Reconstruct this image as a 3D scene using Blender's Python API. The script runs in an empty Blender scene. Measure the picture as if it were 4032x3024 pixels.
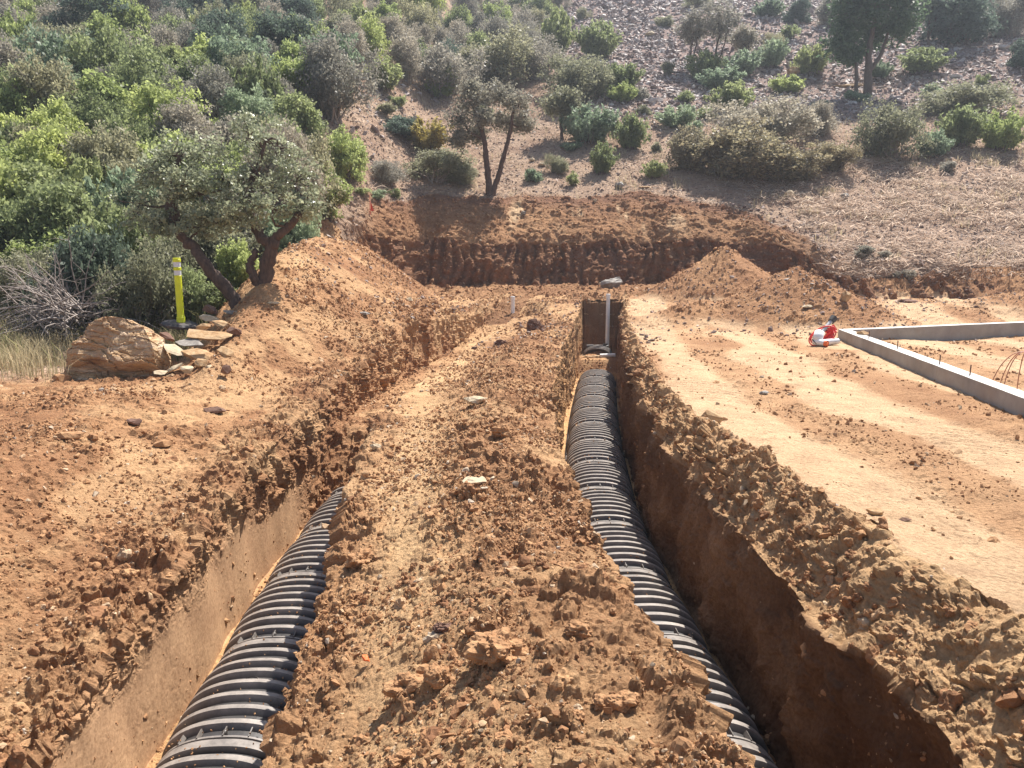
import bpy, bmesh, math, random
import numpy as np
from mathutils import Vector, Matrix, Euler
C = bpy.context.scene
COL = C.collection
PI = math.pi
rad = math.radians

# ------------------------------------------------------------ camera, sky, sun, exposure
CAMH = 1.65
PITCH = rad(9.61)
cam_d = bpy.data.cameras.new('camera')
cam_d.sensor_width = 36.0
cam_d.lens = 27.0
cam_d.clip_start = 0.05
cam_d.clip_end = 2000
cam = bpy.data.objects.new('camera', cam_d)
cam.location = (0, 0, CAMH)
cam.rotation_euler = (rad(90) - PITCH, 0, 0)
COL.objects.link(cam)
C.camera = cam

SUNV = Vector((0.36, 0.50, 1.0)).normalized()          # towards the sun
SUN_EL = math.asin(SUNV.z)
SUN_AZ = math.atan2(SUNV.x, SUNV.y)                    # from +Y towards +X
w = bpy.data.worlds.new('World')
C.world = w
w.use_nodes = True
nt = w.node_tree
sky = nt.nodes.new('ShaderNodeTexSky')
sky.sky_type = 'NISHITA'
sky.sun_disc = False
sky.sun_elevation = SUN_EL
sky.sun_rotation = SUN_AZ
sky.dust_density = 1.5
nt.links.new(sky.outputs[0], nt.nodes['Background'].inputs[0])
nt.nodes['Background'].inputs[1].default_value = 0.075
sd = bpy.data.lights.new('sun', 'SUN')
sd.energy = 5.0
sd.angle = rad(0.5)
sd.color = (1.0, 0.95, 0.87)
so = bpy.data.objects.new('sun', sd)
so.rotation_euler = (-SUNV).to_track_quat('-Z', 'Y').to_euler()
so.location = (20, 20, 40)
COL.objects.link(so)
C.view_settings.view_transform = 'Standard'
C.view_settings.look = 'None'
C.view_settings.exposure = 1.0
C.view_settings.gamma = 1.0
C.cycles.max_bounces = 6
C.cycles.diffuse_bounces = 3
C.cycles.transparent_max_bounces = 4
C.cycles.volume_bounces = 0

# ------------------------------------------------------------ noise
_r = np.random.RandomState(7)
TAB = _r.rand(64, 64, 64).astype(np.float32)
JIT = _r.rand(64, 64, 64, 3).astype(np.float32)

def vnoise(p):
    f = np.floor(p)
    i = f.astype(np.int32)
    t = (p - f).astype(np.float32)
    t = t * t * t * (t * (t * 6 - 15) + 10)
    x0, y0, z0 = i[:, 0] & 63, i[:, 1] & 63, i[:, 2] & 63
    x1, y1, z1 = (x0 + 1) & 63, (y0 + 1) & 63, (z0 + 1) & 63
    tx, ty, tz = t[:, 0], t[:, 1], t[:, 2]
    a = TAB[x0, y0, z0] * (1 - tx) + TAB[x1, y0, z0] * tx
    b = TAB[x0, y1, z0] * (1 - tx) + TAB[x1, y1, z0] * tx
    c = TAB[x0, y0, z1] * (1 - tx) + TAB[x1, y0, z1] * tx
    d = TAB[x0, y1, z1] * (1 - tx) + TAB[x1, y1, z1] * tx
    return (a * (1 - ty) + b * ty) * (1 - tz) + (c * (1 - ty) + d * ty) * tz

ROT = np.array(Euler((0.7, 0.5, 1.1)).to_matrix(), dtype=np.float32)

def fbm(p, scale, octs=4, gain=0.5, ridged=False, seed=0.0):
    q = (p / scale + seed * 17.31).astype(np.float32)
    out = np.zeros(len(p), np.float32)
    amp, tot = 1.0, 0.0
    for _ in range(octs):
        n = vnoise(q) * 2 - 1
        if ridged:
            n = 1 - 2 * np.abs(n)
        out += n * amp
        tot += amp
        amp *= gain
        q = (q @ ROT) * 2.03 + 3.7
    return out / tot

def worley(p, scale, seed=0.0):
    q = (p / scale + seed * 11.3).astype(np.float32)
    b = np.floor(q).astype(np.int32)
    f1 = np.full(len(p), 9.0, np.float32)
    f2 = np.full(len(p), 9.0, np.float32)
    cid = np.zeros(len(p), np.float32)
    for dx in (-1, 0, 1):
        for dy in (-1, 0, 1):
            for dz in (-1, 0, 1):
                c = b + np.array((dx, dy, dz), np.int32)
                k = (c[:, 0] & 63, c[:, 1] & 63, c[:, 2] & 63)
                d = c + JIT[k] - q
                d = np.sqrt((d * d).sum(1))
                closer = d < f1
                f2 = np.where(closer, f1, np.minimum(f2, d))
                cid = np.where(closer, TAB[k], cid)
                f1 = np.where(closer, d, f1)
    return f1, f2, cid

def S(a, b, t):
    t = np.clip((t - a) / (b - a), 0, 1)
    return t * t * (3 - 2 * t)

def smax(a, b, k=0.12):
    h = np.clip(0.5 + 0.5 * (a - b) / k, 0, 1)
    return b * (1 - h) + a * h + k * h * (1 - h)

# ------------------------------------------------------------ terrain functions (x to the right, Y away, z up)
def RC(Y): return np.interp(Y, [0, 2, 4, 6.5, 8.5, 11.3, 14, 17, 19, 21, 23], [1.62, 1.36, 1.14, 1.02, 1.03, 1.25, 1.52, 1.88, 2.15, 2.45, 2.7])
def LC(Y): return np.interp(Y, [0, 2, 4, 7, 10.8, 13, 15, 18, 21, 23], [-1.6, -1.62, -1.72, -1.9, -1.9, -1.7, -1.4, -0.75, 0.0, 0.5])

def nat(x, Y):
    base = 0.35 * S(np.interp(x, [-4, -2.5, 3, 5], [12, 17.5, 17.5, 16.8]), np.interp(x, [-4, -2.5, 3, 5], [21, 22, 22, 21]), Y) - 0.10 * S(7, 9, x) * S(19, 16, Y) * S(5, 11, Y)
    Yh = np.interp(x, [-30, -9, -6.5, -5.5, -4, 0, 7, 11, 30], [12.5, 13.0, 14.6, 16.6, 20.0, 21.5, 21.5, 21.0, 20.0])
    d = Y - Yh
    sp = 0.8 * np.log1p(np.exp(np.clip(d / 0.8, -30, 30)))
    sl = np.interp(x, [-30, -5, 5, 30], [0.42, 0.43, 0.45, 0.47])
    sp = np.where(d > 20, d, sp)
    und = np.sin(x * 0.21 + 1.3) * np.sin(Y * 0.17 + 0.4) * 0.6 * S(24, 40, Y)
    gully = -0.25 * np.exp(-((x + 7 + 0.1 * (Y - 30)) / 2.5) ** 2) * S(24, 34, Y)
    return base + sl * sp + und + gully

def YW(x): return np.interp(x, [-6, -4.5, -3, 0, 5, 7.5, 9, 10.5, 14, 40], [22.6, 23.4, 25, 25.9, 26, 25.2, 23.6, 22.0, 21.7, 21.5]) + 0.18 * np.sin(x * 1.7) + 0.1 * np.sin(x * 4.1 + 1)
def ZT(x): return np.interp(x, [-6, -4, 0, 6, 8.5, 10.2, 40], [2.3, 2.15, 1.95, 2.1, 1.9, 0.95, 0.9]) + 0.07 * np.sin(x * 2.3)
def WS(x): return np.interp(x, [-6, -4, 0, 6, 9, 11, 40], [1.4, 2.2, 2.6, 2.6, 1.4, 0.4, 0.3])
WT = 0.85

def topz(x, Y):
    x = np.asarray(x, float); Y = np.asarray(Y, float)
    n = nat(x, Y)
    yw, zt, ws = YW(x), ZT(x), WS(x)
    fl = 0.35 * S(np.interp(x, [-4, -2.5, 3, 5], [12, 17.5, 17.5, 16.8]), np.interp(x, [-4, -2.5, 3, 5], [21, 22, 22, 21]), Y) - 0.10 * S(7, 9, x) * S(19, 16, Y) * S(5, 11, Y) + 0.2 * S(21, 25, Y)
    ze = nat(x, yw + WT + ws)
    t1 = np.clip((Y - yw) / WT, 0, 1) ** 0.85
    t2 = np.clip((Y - yw - WT) / ws, 0, 1) ** 0.8
    cut = np.where(Y < yw, fl, np.where(Y < yw + WT, fl + (zt - fl) * t1, zt + (ze - zt) * t2))
    cut = np.where(Y > yw + WT + ws, n, np.minimum(cut, n + 5))
    m = S(-5.0, -4.2, x)
    z = n * (1 - m) + cut * m
    # spoil heaps
    r = np.hypot((x - 6.1) / 2.6, (Y - 22.3) / 2.2)
    z = smax(z, 0.25 + 1.62 * (1 - r) / 1.0)
    r = np.hypot((x - 6.75) / 2.45, (Y - 18.4) / 2.0)
    z = smax(z, 0.15 + 1.2 * (1 - r))
    r = np.hypot((x - 4.6) / 1.6, (Y - 18.3) / 1.0)
    z = smax(z, 0.15 + 0.42 * (1 - r))
    # low bank on the bench at the right
    r = np.hypot((x - 15.2) / 5.2, (Y - 20.0) / 1.5)
    z = smax(z, 0.2 + 0.75 * (1 - r))
    # ridge of spoil beside the left trench
    cx = np.interp(Y, [8, 12, 14, 17, 20, 22, 24], [-3.8, -4.05, -4.25, -4.25, -3.5, -2.9, -2.5])
    ch = np.interp(Y, [8, 9.5, 11, 12.5, 14, 15.5, 17, 18.5, 20, 21.5, 23.5], [-0.3, 0.05, 0.45, 1.0, 1.5, 1.85, 2.0, 1.95, 1.5, 0.9, 0.0])
    sl = np.where(x < cx, 1.0, 0.72)
    d = np.sqrt((x - cx) ** 2 + 0.06) - 0.24
    z = smax(z, ch - sl * d, 0.15)
    return z

def floorR(Y): return np.interp(Y, [0, 18.9, 19.3, 19.9, 20.15, 21.95, 22.25, 22.6], [-1.42, -1.42, -1.0, -0.97, -1.15, -1.15, 0.25, 0.4])
def floorL(Y): return np.interp(Y, [0, 8.9, 10.0, 13, 17, 20, 22], [-1.5, -1.5, -0.66, -0.72, -0.58, -0.16, 0.38])
def lipL(Y): return np.interp(Y, [0, 2, 3.7, 5.5, 8, 11, 14, 17], [-0.9, -0.85, -0.72, -0.5, -0.3, -0.15, 0.0, 0.0])
def midL(Y): return np.interp(Y, [0, 2, 3.3, 4.3, 5.5, 7, 10, 14, 20, 21.8], [-0.7, -0.65, -0.55, -0.42, -0.2, -0.12, -0.36, -0.45, -0.12, 0.0])

def landL(x, Y):
    d = (LC(Y) - 0.56) - x
    return topz(x, Y) + lipL(Y) * (1 - S(0.0, 2.0, d))
def midtop(x, Y):
    a, b = LC(Y) + 0.56, RC(Y) - 0.58
    t = np.clip((x - a) / (b - a), 0, 1)
    z = topz(x, Y)
    z = z + midL(Y) * (1 - S(0, 0.75, t)) + 0.10 * np.exp(-((t - 0.62) / 0.16) ** 2) * S(5, 8, Y) * (1 - S(15, 18, Y))
    z = z - 0.05 * S(0.8, 1, t)
    hole = np.exp(-(((x - 0.05) / 0.75) ** 4 + ((Y - 20.75) / 0.75) ** 4))
    return z - 0.5 * hole
def padR(x, Y):
    xs = RC(Y) + 0.58
    ww = np.interp(Y, [2, 5, 9, 20], [0.55, 0.45, 0.22, 0.15])
    t = S(0, 1, (x - xs) / ww)
    dz = np.interp(Y, [2, 6, 10, 20, 22], [-0.42, -0.34, -0.22, -0.12, 0.0])
    z = topz(x, Y) + dz * (1 - t)
    # wheel ruts on the pad
    for off, k in ((1.15, 0.10), (2.7, 0.13)):
        rx = RC(Y) + 0.6 + off + k * np.maximum(0, 9 - Y) + 0.05 * (Y - 9)
        z = z - 0.035 * np.exp(-((x - rx) / 0.28) ** 2) * S(16, 13, Y)
    return z

# ------------------------------------------------------------ generic mesh helpers
def link(o):
    COL.objects.link(o)
    return o

def np_mesh(name, V, F, mat=None, smooth=True, attrs=None, cols=None):
    me = bpy.data.meshes.new(name)
    V = np.ascontiguousarray(V, np.float32)
    F = np.ascontiguousarray(F, np.int32)
    k = F.shape[1]
    me.vertices.add(len(V)); me.vertices.foreach_set('co', V.ravel())
    me.loops.add(F.size); me.loops.foreach_set('vertex_index', F.ravel())
    me.polygons.add(len(F)); me.polygons.foreach_set('loop_start', np.arange(0, F.size, k, dtype=np.int32))
    try: me.polygons.foreach_set('loop_total', np.full(len(F), k, np.int32))
    except Exception: pass
    me.polygons.foreach_set('use_smooth', np.full(len(F), smooth, bool))
    me.update(calc_edges=True)
    for n, a in (attrs or {}).items():
        at = me.attributes.new(n, 'FLOAT', 'POINT'); at.data.foreach_set('value', np.ascontiguousarray(a, np.float32))
    if cols is not None:
        at = me.attributes.new('col', 'FLOAT_COLOR', 'POINT')
        c4 = np.ones((len(V), 4), np.float32); c4[:, :3] = cols
        at.data.foreach_set('color', c4.ravel())
    if mat: me.materials.append(mat)
    return me

def obj(name, me, parent=None, loc=(0, 0, 0)):
    o = bpy.data.objects.new(name, me)
    o.location = loc
    if parent is not None: o.parent = parent
    return link(o)

def tag(o, label=None, cat=None, group=None, kind=None):
    if label: o['label'] = label
    if cat: o['category'] = cat
    if group: o['group'] = group
    if kind: o['kind'] = kind
    return o

def empty(name, loc=(0, 0, 0), rz=0.0, label=None, cat=None, group=None):
    o = bpy.data.objects.new(name, None)
    o.empty_display_size = 0.1
    o.location = loc; o.rotation_euler = (0, 0, rz)
    link(o)
    return tag(o, label, cat, group)

def copy_tree(o, parent=None):
    c = o.copy(); COL.objects.link(c)
    if parent is not None: c.parent = parent
    for ch in list(o.children): copy_tree(ch, c)
    return c

class MB:
    """collects quads/tris with numpy"""
    def __init__(s): s.v, s.f, s.n, s.t = [], [], 0, []
    def add(s, V, F, tint=0.5):
        V = np.asarray(V, np.float32)
        s.v.append(V)
        for f in F: s.f.append([i + s.n for i in f])
        s.n += len(V); s.t.append(np.full(len(V), tint, np.float32))
    def box(s, c, d, rot=None, tint=0.5):
        c = np.array(c); h = np.array(d) / 2
        V = np.array([(x, y, z) for x in (-1, 1) for y in (-1, 1) for z in (-1, 1)]) * h
        if rot is not None: V = V @ np.array(Euler(rot).to_matrix()).T
        s.add(V + c, [(0, 1, 3, 2), (4, 6, 7, 5), (0, 4, 5, 1), (2, 3, 7, 6), (0, 2, 6, 4), (1, 5, 7, 3)], tint)
    def tube(s, P, Rr, n=8, cap=True, tint=0.5):
        P = np.asarray(P, float)
        Rr = np.broadcast_to(np.asarray(Rr, float), (len(P),))
        rings = []
        T = np.gradient(P, axis=0)
        up = np.array((0.13, 0.21, 1.0))
        t0 = T[0] / (np.linalg.norm(T[0]) + 1e-9)
        if abs(t0 @ (up / np.linalg.norm(up))) > 0.9: up = np.array((1.0, 0.1, 0.05))
        a = None
        ang = np.arange(n) * 2 * PI / n
        for i in range(len(P)):
            t = T[i] / (np.linalg.norm(T[i]) + 1e-9)
            if a is None: a = np.cross(t, up)
            a = a - t * (a @ t); a /= (np.linalg.norm(a) + 1e-9)
            b = np.cross(t, a)
            rings.append(P[i] + Rr[i] * (np.outer(np.cos(ang), a) + np.outer(np.sin(ang), b)))
        V = np.concatenate(rings)
        F = []
        for i in range(len(P) - 1):
            for j in range(n):
                F.append((i * n + j, i * n + (j + 1) % n, (i + 1) * n + (j + 1) % n, (i + 1) * n + j))
        if cap:
            F.append(tuple(range(n))[::-1]); F.append(tuple(range((len(P) - 1) * n, len(P) * n)))
        s.add(V, F, tint)
    def lathe(s, prof, n=24, c=(0, 0, 0), tint=0.5):
        ang = np.arange(n) * 2 * PI / n
        V = np.concatenate([np.stack([r * np.cos(ang), r * np.sin(ang), np.full(n, z)], 1) for r, z in prof]) + np.array(c)
        F = []
        for i in range(len(prof) - 1):
            for j in range(n):
                F.append((i * n + j, i * n + (j + 1) % n, (i + 1) * n + (j + 1) % n, (i + 1) * n + j))
        F.append(tuple(range(n))[::-1]); F.append(tuple(range((len(prof) - 1) * n, len(prof) * n)))
        s.add(V, F, tint)
    def mesh(s, name, mat, smooth=False, attr=False):
        V = np.concatenate(s.v)
        me = bpy.data.meshes.new(name)
        me.from_pydata(V.tolist(), [], s.f)
        me.polygons.foreach_set('use_smooth', np.full(len(me.polygons), smooth, bool))
        if attr:
            at = me.attributes.new('tint', 'FLOAT', 'POINT'); at.data.foreach_set('value', np.concatenate(s.t))
        if mat: me.materials.append(mat)
        me.update()
        return me
    def build(s, name, mat, parent=None, loc=(0, 0, 0), smooth=False, attr=False):
        return obj(name, s.mesh(name, mat, smooth, attr), parent, loc)

# ------------------------------------------------------------ materials
def newmat(name):
    m = bpy.data.materials.new(name); m.use_nodes = True
    nt = m.node_tree; b = nt.nodes['Principled BSDF']
    return m, nt, b
def N(nt, t, **kw):
    n = nt.nodes.new(t)
    for k, v in kw.items():
        if k.startswith('i_'): n.inputs[k[2:]].default_value = v
        else: setattr(n, k, v)
    return n
def ramp(nt, fac, stops):
    r = nt.nodes.new('ShaderNodeValToRGB')
    el = r.color_ramp.elements
    while len(el) < len(stops): el.new(0.5)
    for e, (p, c) in zip(el, stops):
        e.position = p; e.color = (*c, 1) if len(c) == 3 else c
    nt.links.new(fac, r.inputs[0])
    return r.outputs[0]
def noise(nt, scale, detail=6, rough=0.6, vec=None, dist=0.0):
    n = N(nt, 'ShaderNodeTexNoise'); n.inputs['Scale'].default_value = scale
    n.inputs['Detail'].default_value = detail; n.inputs['Roughness'].default_value = rough
    n.inputs['Distortion'].default_value = dist
    if vec is not None: nt.links.new(vec, n.inputs['Vector'])
    return n.outputs['Fac']
def mixc(nt, blend, fac, a, b):
    m = N(nt, 'ShaderNodeMix', data_type='RGBA', blend_type=blend)
    for s, v in ((0, fac), (6, a), (7, b)):
        if hasattr(v, 'links'): nt.links.new(v, m.inputs[s])
        else: m.inputs[s].default_value = v if s == 0 else (*v, 1)
    return m.outputs[2]
def bump(nt, b, h, strength=0.5, dist=0.02):
    bp = N(nt, 'ShaderNodeBump'); bp.inputs['Strength'].default_value = strength; bp.inputs['Distance'].default_value = dist
    nt.links.new(h, bp.inputs['Height']); nt.links.new(bp.outputs[0], b.inputs['Normal'])

def soil_mat(name, fine=1.0):
    m, nt, b = newmat(name)
    at = N(nt, 'ShaderNodeAttribute', attribute_name='col')
    tc = N(nt, 'ShaderNodeTexCoord').outputs['Object']
    n1 = noise(nt, 38 * fine, 8, 0.72, tc)
    v1 = ramp(nt, n1, [(0.28, (0.62, 0.58, 0.55)), (0.52, (1, 1, 1)), (0.75, (1.3, 1.32, 1.35))])
    c = mixc(nt, 'MULTIPLY', 1.0, at.outputs['Color'], v1)
    n2 = noise(nt, 3.1, 5, 0.6, tc)
    v2 = ramp(nt, n2, [(0.3, (0.82, 0.78, 0.76)), (0.7, (1.14, 1.14, 1.12))])
    c = mixc(nt, 'MULTIPLY', 1.0, c, v2)
    nt.links.new(c, b.inputs['Base Color'])
    b.inputs['Roughness'].default_value = 0.95
    b.inputs['Specular IOR Level'].default_value = 0.15
    vo = N(nt, 'ShaderNodeTexVoronoi', feature='F1'); vo.inputs['Scale'].default_value = 26 * fine
    wv = N(nt, 'ShaderNodeMixRGB'); wv.inputs[0].default_value = 0.25
    nn = N(nt, 'ShaderNodeTexNoise'); nn.inputs['Scale'].default_value = 12 * fine; nt.links.new(tc, nn.inputs['Vector'])
    vm = N(nt, 'ShaderNodeVectorMath', operation='MULTIPLY_ADD'); vm.inputs[1].default_value = (0.12 / fine,) * 3
    nt.links.new(nn.outputs['Color'], vm.inputs[0]); nt.links.new(tc, vm.inputs[2]); nt.links.new(vm.outputs[0], vo.inputs['Vector'])
    nt.nodes.remove(wv)
    ma = N(nt, 'ShaderNodeMath', operation='MULTIPLY_ADD'); ma.inputs[1].default_value = -0.55
    nt.links.new(vo.outputs['Distance'], ma.inputs[0]); nt.links.new(noise(nt, 55 * fine, 9, 0.78, tc), ma.inputs[2])
    bump(nt, b, ma.outputs[0], 1.0, 0.02 / fine)
    calm = N(nt, 'ShaderNodeAttribute', attribute_name='calm')
    inv = N(nt, 'ShaderNodeMath', operation='MULTIPLY_ADD'); inv.inputs[1].default_value = -0.8; inv.inputs[2].default_value = 1.0
    nt.links.new(calm.outputs['Fac'], inv.inputs[0])
    bp = b.inputs['Normal'].links[0].from_node
    nt.links.new(inv.outputs[0], bp.inputs['Strength'])
    return m
M = {}
M['soil'] = soil_mat('soil')
M['hill'] = soil_mat('hillside soil', 0.35)

def stone_mat(name, stops, rough=0.85, bs=25, sc=6.0, use_tint=True):
    m, nt, b = newmat(name)
    tc = N(nt, 'ShaderNodeTexCoord').outputs['Object']
    if use_tint:
        fac = N(nt, 'ShaderNodeAttribute', attribute_name='tint').outputs['Fac']
        c = ramp(nt, fac, stops)
        v = ramp(nt, noise(nt, sc, 6, 0.65, tc), [(0.3, (0.72, 0.7, 0.68)), (0.7, (1.18, 1.16, 1.12))])
        c = mixc(nt, 'MULTIPLY', 1.0, c, v)
    else:
        c = ramp(nt, noise(nt, sc, 8, 0.68, tc, 0.6), stops)
    nt.links.new(c, b.inputs['Base Color'])
    b.inputs['Roughness'].default_value = rough
    b.inputs['Specular IOR Level'].default_value = 0.25
    bump(nt, b, noise(nt, bs, 8, 0.7, tc), 0.7, 0.015)
    return m
M['clod'] = stone_mat('dry soil clods', [(0.0, (0.20, 0.095, 0.05)), (0.45, (0.34, 0.18, 0.092)), (0.8, (0.46, 0.27, 0.14)), (0.93, (0.5, 0.38, 0.26)), (1.0, (0.55, 0.48, 0.4))], 0.95, 40, 14)
M['clod_big'] = stone_mat('big soil clod', [(0.3, (0.27, 0.14, 0.07)), (0.5, (0.40, 0.22, 0.11)), (0.7, (0.50, 0.30, 0.155))], 0.95, 30, 7, False)
M['gravel'] = stone_mat('broken shale', [(0.0, (0.12, 0.075, 0.065)), (0.4, (0.24, 0.165, 0.14)), (0.8, (0.36, 0.28, 0.24)), (1.0, (0.5, 0.45, 0.4))], 0.7, 20, 9)
M['scree'] = stone_mat('scree slate', [(0.0, (0.11, 0.08, 0.08)), (0.4, (0.27, 0.21, 0.20)), (0.8, (0.46, 0.40, 0.38)), (1.0, (0.66, 0.62, 0.59))], 0.6, 20, 9)
M['slab'] = stone_mat('ochre slate slab', [(0.25, (0.16, 0.09, 0.06)), (0.42, (0.36, 0.21, 0.10)), (0.55, (0.50, 0.34, 0.19)), (0.66, (0.42, 0.28, 0.18)), (0.8, (0.6, 0.47, 0.33))], 0.8, 22, 4.0, False)
M['slate'] = stone_mat('grey slate', [(0.25, (0.12, 0.1, 0.09)), (0.5, (0.27, 0.24, 0.21)), (0.75, (0.45, 0.42, 0.37))], 0.6, 22, 5.0, False)
M['paleslab'] = stone_mat('pale limestone chip', [(0.25, (0.34, 0.24, 0.15)), (0.5, (0.5, 0.4, 0.27)), (0.75, (0.62, 0.52, 0.38))], 0.85, 22, 5.0, False)
M['darkclod'] = stone_mat('dark damp clod', [(0.25, (0.10, 0.055, 0.04)), (0.5, (0.19, 0.11, 0.08)), (0.75, (0.3, 0.19, 0.14))], 0.95, 22, 6.0, False)

def boulder_mat():
    m, nt, b = newmat('layered ochre boulder')
    tc = N(nt, 'ShaderNodeTexCoord').outputs['Object']
    mp = N(nt, 'ShaderNodeMapping'); mp.inputs['Rotation'].default_value = (0.1, 0.42, 0.2); mp.inputs['Scale'].default_value = (1.6, 1.6, 9)
    nt.links.new(tc, mp.inputs['Vector'])
    n = noise(nt, 1.6, 9, 0.66, mp.outputs[0], 0.8)
    c = ramp(nt, n, [(0.27, (0.22, 0.125, 0.08)), (0.40, (0.46, 0.28, 0.14)), (0.48, (0.60, 0.43, 0.25)), (0.55, (0.46, 0.31, 0.20)), (0.63, (0.70, 0.56, 0.39)), (0.76, (0.52, 0.32, 0.15))])
    n2 = noise(nt, 2.3, 4, 0.6, tc)
    c = mixc(nt, 'MULTIPLY', 0.8, c, ramp(nt, n2, [(0.35, (0.72, 0.6, 0.5)), (0.65, (1.1, 1.08, 1.05))]))
    nt.links.new(c, b.inputs['Base Color'])
    b.inputs['Roughness'].default_value = 0.8
    bump(nt, b, noise(nt, 5, 10, 0.72, mp.outputs[0], 0.4), 0.9, 0.04)
    return m
M['boulder'] = boulder_mat()

def leaf_mat(name, a, bcol, transl=0.3, rough=0.5, spec=0.35):
    m, nt, b = newmat(name)
    t = N(nt, 'ShaderNodeAttribute', attribute_name='tint').outputs['Fac']
    g_ = lambda q, k: tuple((v * 0.88 + (sum(q) / 3) * 0.12) * k for v in q)
    c = ramp(nt, t, [(0.0, g_(a, 1.4)), (1.0, g_(bcol, 1.55))])
    r = N(nt, 'ShaderNodeObjectInfo').outputs['Random']
    c = mixc(nt, 'MULTIPLY', 1.0, c, ramp(nt, r, [(0.0, (0.8, 0.82, 0.8)), (0.5, (1, 1, 1)), (1.0, (1.22, 1.16, 1.08))]))
    nt.links.new(c, b.inputs['Base Color'])
    b.inputs['Roughness'].default_value = rough
    b.inputs['Specular IOR Level'].default_value = spec
    tr = N(nt, 'ShaderNodeBsdfTranslucent'); nt.links.new(c, tr.inputs['Color'])
    mx = N(nt, 'ShaderNodeMixShader'); mx.inputs[0].default_value = min(0.6, transl + 0.25)
    nt.links.new(b.outputs[0], mx.inputs[1]); nt.links.new(tr.outputs[0], mx.inputs[2])
    nt.links.new(mx.outputs[0], nt.nodes['Material Output'].inputs['Surface'])
    return m
LEAF = {
    'bright': leaf_mat('bright leaves', (0.16, 0.20, 0.06), (0.36, 0.41, 0.14), 0.5),
    'green': leaf_mat('green leaves', (0.12, 0.145, 0.06), (0.27, 0.31, 0.13), 0.35),
    'sage': leaf_mat('sage leaves', (0.11, 0.15, 0.09), (0.26, 0.33, 0.21), 0.3),
    'olive': leaf_mat('olive leaves', (0.13, 0.13, 0.075), (0.28, 0.275, 0.17), 0.3),
    'grey': leaf_mat('grey twiggy leaves', (0.14, 0.13, 0.105), (0.32, 0.295, 0.24), 0.25),
    'brown': leaf_mat('brownish leaves', (0.13, 0.10, 0.065), (0.26, 0.235, 0.135), 0.3),
    'dark': leaf_mat('dark bluish leaves', (0.045, 0.07, 0.05), (0.11, 0.15, 0.11), 0.25),
    'oak': leaf_mat('oak leaves', (0.09, 0.11, 0.06), (0.30, 0.33, 0.22), 0.25, 0.38, 0.6),
    'dull': leaf_mat('dull drought leaves', (0.15, 0.135, 0.10), (0.34, 0.31, 0.24), 0.25),
    'yellow': leaf_mat('yellowing leaves', (0.22, 0.17, 0.04), (0.42, 0.33, 0.08), 0.35),
    'juniper': leaf_mat('juniper needles', (0.045, 0.08, 0.04), (0.11, 0.17, 0.08), 0.25),
}
def bark_mat(name, a, b2):
    m, nt, b = newmat(name)
    tc = N(nt, 'ShaderNodeTexCoord').outputs['Object']
    mp = N(nt, 'ShaderNodeMapping'); mp.inputs['Scale'].default_value = (14, 14, 4); nt.links.new(tc, mp.inputs['Vector'])
    n = noise(nt, 2, 6, 0.65, mp.outputs[0])
    nt.links.new(ramp(nt, n, [(0.3, a), (0.7, b2)]), b.inputs['Base Color'])
    b.inputs['Roughness'].default_value = 0.9
    bump(nt, b, n, 0.8, 0.02)
    return m
M['bark'] = bark_mat('dark bark', (0.05, 0.032, 0.025), (0.15, 0.095, 0.07))
M['bark_grey'] = bark_mat('grey bark', (0.08, 0.06, 0.05), (0.2, 0.15, 0.12))
M['deadwood'] = bark_mat('bleached dead wood', (0.22, 0.18, 0.16), (0.44, 0.38, 0.34))

def plain(name, col, rough=0.5, spec=0.5, metal=0.0, var=0.12, sc=8, bmp=0.0, dirt=None, dirtamt=0.5):
    m, nt, b = newmat(name)
    tc = N(nt, 'ShaderNodeTexCoord').outputs['Object']
    n = noise(nt, sc, 6, 0.65, tc)
    lo = tuple(c * (1 - var) for c in col); hi = tuple(min(1, c * (1 + var)) for c in col)
    c = ramp(nt, n, [(0.3, lo), (0.7, hi)])
    if dirt:
        f = ramp(nt, noise(nt, sc * 0.6, 8, 0.7, tc), [(0.45, (0, 0, 0)), (0.75, (dirtamt,) * 3)])
        c = mixc(nt, 'MIX', f, c, dirt)
    nt.links.new(c, b.inputs['Base Color'])
    b.inputs['Roughness'].default_value = rough; b.inputs['Metallic'].default_value = metal
    b.inputs['Specular IOR Level'].default_value = spec
    if bmp: bump(nt, b, noise(nt, sc * 5, 8, 0.7, tc), bmp, 0.006)
    return m
DUST = (0.42, 0.26, 0.15)
M['pvc'] = plain('white pvc', (0.78, 0.79, 0.8), 0.35, 0.5, var=0.03, dirt=DUST, dirtamt=0.25)
M['orange'] = plain('orange plastic', (0.85, 0.16, 0.03), 0.4, dirt=DUST, dirtamt=0.2)
M['red'] = plain('red plastic', (0.72, 0.035, 0.03), 0.4, var=0.15, dirt=DUST, dirtamt=0.15)
M['steel'] = plain('grey painted tube', (0.5, 0.5, 0.5), 0.35, metal=0.4)
M['blackrub'] = plain('black rubber', (0.03, 0.03, 0.033), 0.6, dirt=DUST, dirtamt=0.3)
M['base_rub'] = plain('dusty rubber base', (0.045, 0.042, 0.045), 0.75, dirt=(0.3, 0.2, 0.14), dirtamt=0.5)
M['yellow'] = plain('fluorescent yellow plastic', (0.66, 0.72, 0.015), 0.4, var=0.05, dirt=(0.3, 0.3, 0.05), dirtamt=0.3)
M['reflect'] = plain('white reflective band', (0.66, 0.68, 0.72), 0.3, var=0.05, dirt=(0.35, 0.34, 0.33), dirtamt=0.3)
M['rust'] = plain('rusty steel rod', (0.10, 0.05, 0.035), 0.8, var=0.4)
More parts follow.
